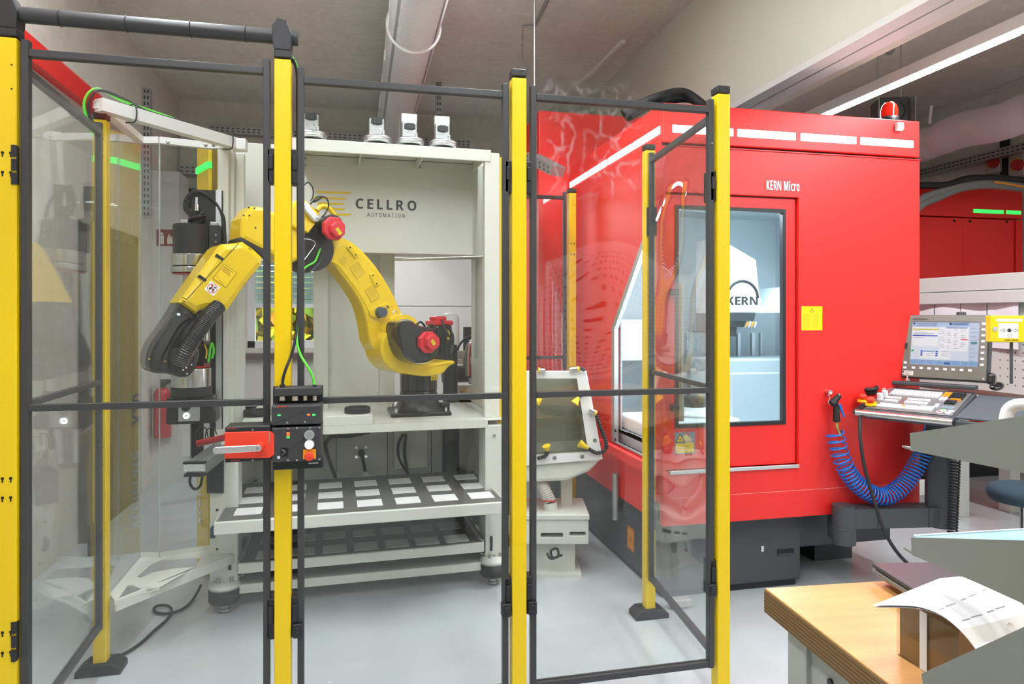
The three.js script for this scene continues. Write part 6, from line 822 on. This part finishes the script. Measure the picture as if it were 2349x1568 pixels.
// ---------------------------------------------------------------- ducts, trays, pipes and wall fittings
const fabric = std([0.62, 0.63, 0.62], 0.85, { bumpMap: softBump, bumpScale: 0.01 });
{
  const yA = 3.34, x = (P.Y(957, 0, yA).x + P.Y(905, 300, yA).x) / 2, t = thing('air_duct', 'round white fabric air duct under the ceiling above the robot cell', 'duct', V(x, yA, 0)), z1 = 1.2, zs = P.Y(950, 60, yA).z;
  part('duct_section', [rod(V(0, 0, ZB), V(0, 0, zs - 0.006), 0.165, 0.165, 40)], fabric, t); part('duct_section', [rod(V(0, 0, zs + 0.006), V(0, 0, z1), 0.165, 0.165, 40)], fabric, t); part('joint_ring', [at(torus(0.168, 0.012, 0, 0, 0), 0, 0, zs)], M.whiteBright, t); part('hanger_rail', [bar(V(-0.12, 0.18, ZB + 0.1), V(-0.12, 0.18, z1), 0.02, 0.02)], M.zinc, t); for (let i = 0; i < 6; i++) part('hanger_strap', [rod(V(-0.17, -0.1, -7 + i * 0.55), V(-0.15, 0.18, -7 + i * 0.55), 0.006)], M.whiteBright, t);
}
{
  const yA = 3.02, x = 4.97, t = thing('side_duct', 'sagging white fabric duct hung on straps along the right wall', 'duct', V(x, yA, 0)), pts = [], N = 60; for (let i = 0; i <= N; i++) pts.push(V(0, 0.015 * Math.sin(i * 0.9), -7.3 + i * 0.11)); const g = new THREE.TubeGeometry(new THREE.CatmullRomCurve3(pts), 180, 0.15, 24), a = g.attributes.position; for (let i = 0; i < a.count; i++) { const z = a.getZ(i), k = 1 - 0.09 * Math.exp(-(((z + 7.3) % 0.9 - 0.45) ** 2) / 0.004); a.setX(i, a.getX(i) * k); a.setY(i, a.getY(i) * (a.getY(i) < 0 ? k * 0.96 : k)); } g.computeVertexNormals(); part('duct_sleeve', [g], std([0.6, 0.56, 0.58], 0.85), t); part('wire', [rod(V(-0.02, 0.27, -7.3), V(-0.02, 0.27, -0.7), 0.004)], M.zinc, t); for (let i = 0; i < 8; i++) part('strap', [rod(V(-0.06, 0.14, -6.85 + 0.9 * i), V(-0.04, 0.3, -6.85 + 0.9 * i), 0.012)], M.whiteBright, t);
}
function channel(name, label, a, b, w, h, mat = M.zinc) {
  const t = thing(name, label, 'cable tray', V(0, 0, 0), 'cable trays'), L = a.distanceTo(b); part('channel', [bar(a, b, w, h)], mat, t); const n = Math.floor(L / 0.05), d = b.clone().sub(a).normalize(), up = Math.abs(d.y) > 0.9, l = []; for (let i = 0; i < n; i++) for (const k of [-0.22, 0.22]) { const p = a.clone().addScaledVector(d, (i + 0.5) * L / n); l.push(up ? box(0.012, 0.028, 0.004, p.x + k * w, p.y, p.z + h / 2 + (mat.zo || w / 2 - h / 2)) : Math.abs(d.x) > 0.5 ? box(0.026, 0.011, 0.004, p.x, p.y + k * h, p.z + w / 2) : box(0.004, 0.011, 0.026, p.x - w / 2, p.y + k * h, p.z)); } const s = part('slots', l, M.slot, t); s.userData.kind = 'stuff'; return t;
}
{
  const y = P.Z(600, 303, ZB + 0.1).y; channel('cable_tray', 'perforated steel cable tray along the rear wall', V(XL + 0.3, y, ZB + 0.07), V(1.2, y, ZB + 0.07), 0.1, 0.07); const y2 = P.Z(400, 388, ZB + 0.1).y; channel('cable_tray', 'lower perforated cable tray seen through the swing guard', V(XL + 0.02, y2, ZB + 0.07), V(-0.75, y2, ZB + 0.07), 0.1, 0.09);
  const p = P.X(338, 205, XL + 0.031); channel('strut_channel', 'upright perforated strut fixed to the left wall', V(p.x, 2.3, p.z), V(p.x, Math.min(p.y, YC - 0.01), p.z), 0.06, 0.06);
  const q = P.Y(1006, 190, YC); channel('strut_channel', 'perforated strut hanging from the ceiling beside the duct', V(q.x, 3.28, q.z), V(q.x, YC - 0.012, q.z), 0.05, 0.05); 
  const r = P.X(1240, 372, 1.05); channel('cable_tray', 'short slanted perforated tray seen before the red machine', P.D(1222, 362, 4.4), P.D(1280, 393, 4.15), 0.1, 0.06); { const m = P.D(1226, 364, 4.38), k = scene.children[scene.children.length - 1]; part('hanger_rod', [rod(m, V(m.x, YC, m.z), 0.006)], M.zinc, k); }
  channel('cable_tray', 'perforated cable tray along the right wall below the duct', V(XR - 0.1, P.X(2230, 375, XR).y, -7.3), V(XR - 0.1, P.X(2230, 375, XR).y, -1.0), 0.12, 0.08);
}
solo('insulated_pipe', [rod(V(XL + 0.02, P.Z(450, 456, ZB + 0.2).y, ZB + 0.2), V(0.2, P.Z(450, 456, ZB + 0.2).y, ZB + 0.2), 0.1, 0.1, 24)], std([0.035, 0.037, 0.035], 0.8), 'thick dark insulated pipe along the rear wall', 'pipe');
for (const [u, w, l] of [[375, 0.03, 'thin brown riser pipe on the rear wall'], [405, 0.06, 'grey riser duct on the rear wall']]) { const p = P.Z(u, 400, ZB + 0.06); solo('riser_pipe', [rod(V(p.x, 1.2, p.z), V(p.x, P.Z(u, u < 400 ? 285 : 298, ZB + 0.06).y, p.z), w / 2)], M.zinc, l, 'pipe'); }
{ // conduit and chain under the ceiling
  const t = thing('ceiling_conduit', 'thin conduit under the ceiling with a hanging chain', 'conduit', V(0, 0, 0)), a = P.Y(1262, -10, YC - 0.02), b = P.Y(1226, 60, YC - 0.02), c = P.Y(1200, 62, YC - 0.02); part('conduit', [rod(a, b, 0.012), rod(b, c, 0.008)], M.zinc, t); for (let i = 0; i < 16; i++) part('chain_link', [at(torus(0.008, 0.0022, 0, 0, 0), c.x - 0.004, c.y - 0.012 - i * 0.018, c.z, 0, i % 2 ? 0.2 : 1.6)], M.zinc, t);
  const d = P.Y(1430, 95, YC - 0.02), e2 = P.Y(1360, 165, YC - 0.02); solo('ceiling_trunking', [bar(d, e2, 0.03, 0.03), bar(e2, P.Y(1240, 260, YC - 0.02), 0.03, 0.03)], M.joint, 'slim trunking under the ceiling next to the concrete beam', 'trunking');
}
{ const p = P.Y(2040, 104, YC - 0.004), t = thing('smoke_detector', 'white smoke detector on the ceiling beside the light line', 'detector', p); part('base', [cyl(0.055, 0.055, 0.02, 0, -0.01, 0)], M.whiteBright, t); part('head', [lathe([[0.001, -0.075], [0.02, -0.072], [0.035, -0.055], [0.05, -0.02], [0.001, -0.02]], 0, 0, 0)], std([0.3, 0.3, 0.28], 0.6), t); }
{ const p = P.D(2040, 262, 5.0), t = thing('fan_heater', 'dark hanging fan heater behind the red beacon', 'heater', new Frame(p, rad(-20))); part('case', [rbox(0.2, 0.2, 0.18, 0.01, 0, 0, 0)], std([0.05, 0.055, 0.055], 0.6), t); part('fan_ring', [torus(0.075, 0.008, 0, 0, 0.093)], M.frame, t); part('side_fin', [box(0.006, 0.18, 0.08, 0.11, 0, 0.1, 0, 0.3)], M.zinc, t); part('side_fin', [box(0.006, 0.18, 0.08, -0.11, 0, 0.1, 0, -0.3)], M.zinc, t); for (const k of [-0.08, 0.08]) part('suspension_rod', [rod(V(k, 0.1, 0), V(k, YC - p.y, 0), 0.005)], M.zinc, t); }
// fire extinguisher and its sign on the white pillar
{
  const pz = -6.5, c = P.Z(381, 940, pz), y0 = P.Z(375, 1004, pz).y, y1 = P.Z(375, 888, pz).y, t = thing('fire_extinguisher', 'red fire extinguisher hanging on the white rear pillar', 'extinguisher', V(c.x - 0.03, 0, pz)), r = 0.07; part('cylinder', [lathe([[0.001, y0], [r, y0 + 0.01], [r, y1 - 0.06], [r * 0.75, y1 - 0.015], [r * 0.35, y1], [0.001, y1]], 0, 0, 0)], std([0.55, 0.015, 0.03], 0.3), t); part('valve', [cyl(0.02, 0.025, 0.05, 0, y1 + 0.02, 0), rbox(0.02, 0.02, 0.11, 0.004, 0, y1 + 0.05, 0.03), rbox(0.1, 0.02, 0.02, 0.004, 0.03, y1 + 0.06, 0)], M.black, t); part('hose', [tube([V(0.02, y1 + 0.03, 0), V(0.08, y1 + 0.05, 0.02), V(0.11, y1 - 0.04, 0.02), V(0.08, y1 - 0.14, 0.02)], 0.011)], M.rubber, t); part('wall_bracket', [box(0.05, 0.2, 0.03, 0, y1 - 0.15, -0.06)], M.black, t);
  const s = P.Z(380, 545, -6.545); const sg = print(numbered('extinguisher_sign'), 0.15, 0.145, canvasMat(128, 124, (g) => { g.fillStyle = '#7d1218'; g.fillRect(0, 0, 128, 124); g.fillStyle = '#e6ddc8'; g.fillRect(22, 44, 30, 66); g.fillRect(28, 22, 18, 18); g.fillRect(16, 24, 30, 8); for (let i = 0; i < 3; i++) { g.beginPath(); g.moveTo(76 + i * 14, 108); g.quadraticCurveTo(66 + i * 14, 60, 92 + i * 8, 28 + i * 10); g.quadraticCurveTo(84 + i * 14, 70, 92 + i * 12, 108); g.fill(); } }), scene, s.x, s.y, -6.549, 0, 0, 0, null, 0.004); tag(sg, 'dark red fire extinguisher sign on the white pillar', 'sign');
}
// wall boxes at the right
for (const [u, v, l] of [[2283, 372, 'wall box with red knob between duct and cables'], [2338, 378, 'wall box with red knob at the far right wall end']]) { const p = P.X(u, v, XR - 0.04), t = thing('isolator_box', l, 'switch', V(XR - 0.04, p.y, p.z), 'isolator boxes'); part('box', [rbox(0.08, 0.22, 0.16, 0.01, 0, 0, 0)], std([0.42, 0.42, 0.38], 0.5), t); part('yellow_plate', [rbox(0.01, 0.12, 0.1, 0.003, -0.042, 0, 0)], std([0.55, 0.42, 0.12], 0.5), t); part('red_knob', [cyl(0.05, 0.055, 0.04, -0.06, -0.01, 0.03, 0, 0, Math.PI / 2)], std([0.42, 0.02, 0.02], 0.4), t); }
{ const p = P.X(2305, 370, XR - 0.03); solo('wall_strip', [rbox(0.04, 0.42, 0.08, 0.006, XR - 0.03, p.y, p.z)], M.black, 'black upright strip between the two wall boxes', 'strip'); }
{ // cables over the background machine
  const c = (u, v, d = 5.9) => P.D(u, v, d); for (let i = 0; i < 2; i++) solo('machine_hose', tube([c(2060, 530 + i * 20), c(2112, 458 + i * 14), c(2150, 442 + i * 12), c(2200, 428 + i * 5), c(2260, 420 + i * 4), c(2349, 428 + i * 3), c(2420, 436)], 0.033), std([0.2, 0.21, 0.2], 0.6), i ? 'lower grey corrugated hose arching over the dark red machine' : 'upper grey corrugated hose arching over the dark red machine', 'hose', 'hoses over the background machine');
  solo('cable_bundle', [tube([c(2060, 430), c(2120, 425), c(2170, 424), c(2220, 410), c(2290, 408), c(2349, 414), c(2420, 416)], 0.03)], M.rubber, 'thick black cable bundle above the dark red machine', 'cable'); solo('orange_cable', [tube([c(2280, 417, 5.8), c(2310, 421, 5.8), c(2349, 428, 5.8), c(2400, 430, 5.8)], 0.008)], M.orange, 'thin orange cable on the bundle above the dark red machine', 'cable');
}
// perforated tool board behind the camera, mirrored in the clear screens
{
  const z = 1.15, x0 = P.Z(1225, 600, -4.56 - z).x, x1 = x0 + 2.1, yt = P.Z(1300, 602, -4.56 - z).y, t = thing('tool_board', 'white perforated tool board over a bench behind the aisle, seen mirrored', 'tool board', V(0, 0, z)); part('board', [span(x0, x1, 0.95, yt, 0.0, 0.02)], M.whiteBright, t); const l = []; for (let i = 0; i < 40; i++) for (let j = 0; j < 17; j++) l.push(box(0.014, 0.014, 0.004, x0 + 0.06 + i * 0.05, 1.0 + j * 0.05, -0.001)); const h = part('holes', l, M.slot, t); h.userData.kind = 'stuff'; part('bench_top', [span(x0, x1, 0.88, 0.93, -0.5, 0.02, 0.005)], M.benchWhite, t); for (const x of [x0 + 0.05, x1 - 0.05]) part('bench_leg', [span(x - 0.03, x + 0.03, 0, 0.88, -0.45, -0.39)], M.benchWhite, t);
}

renderer.render(scene, camera);
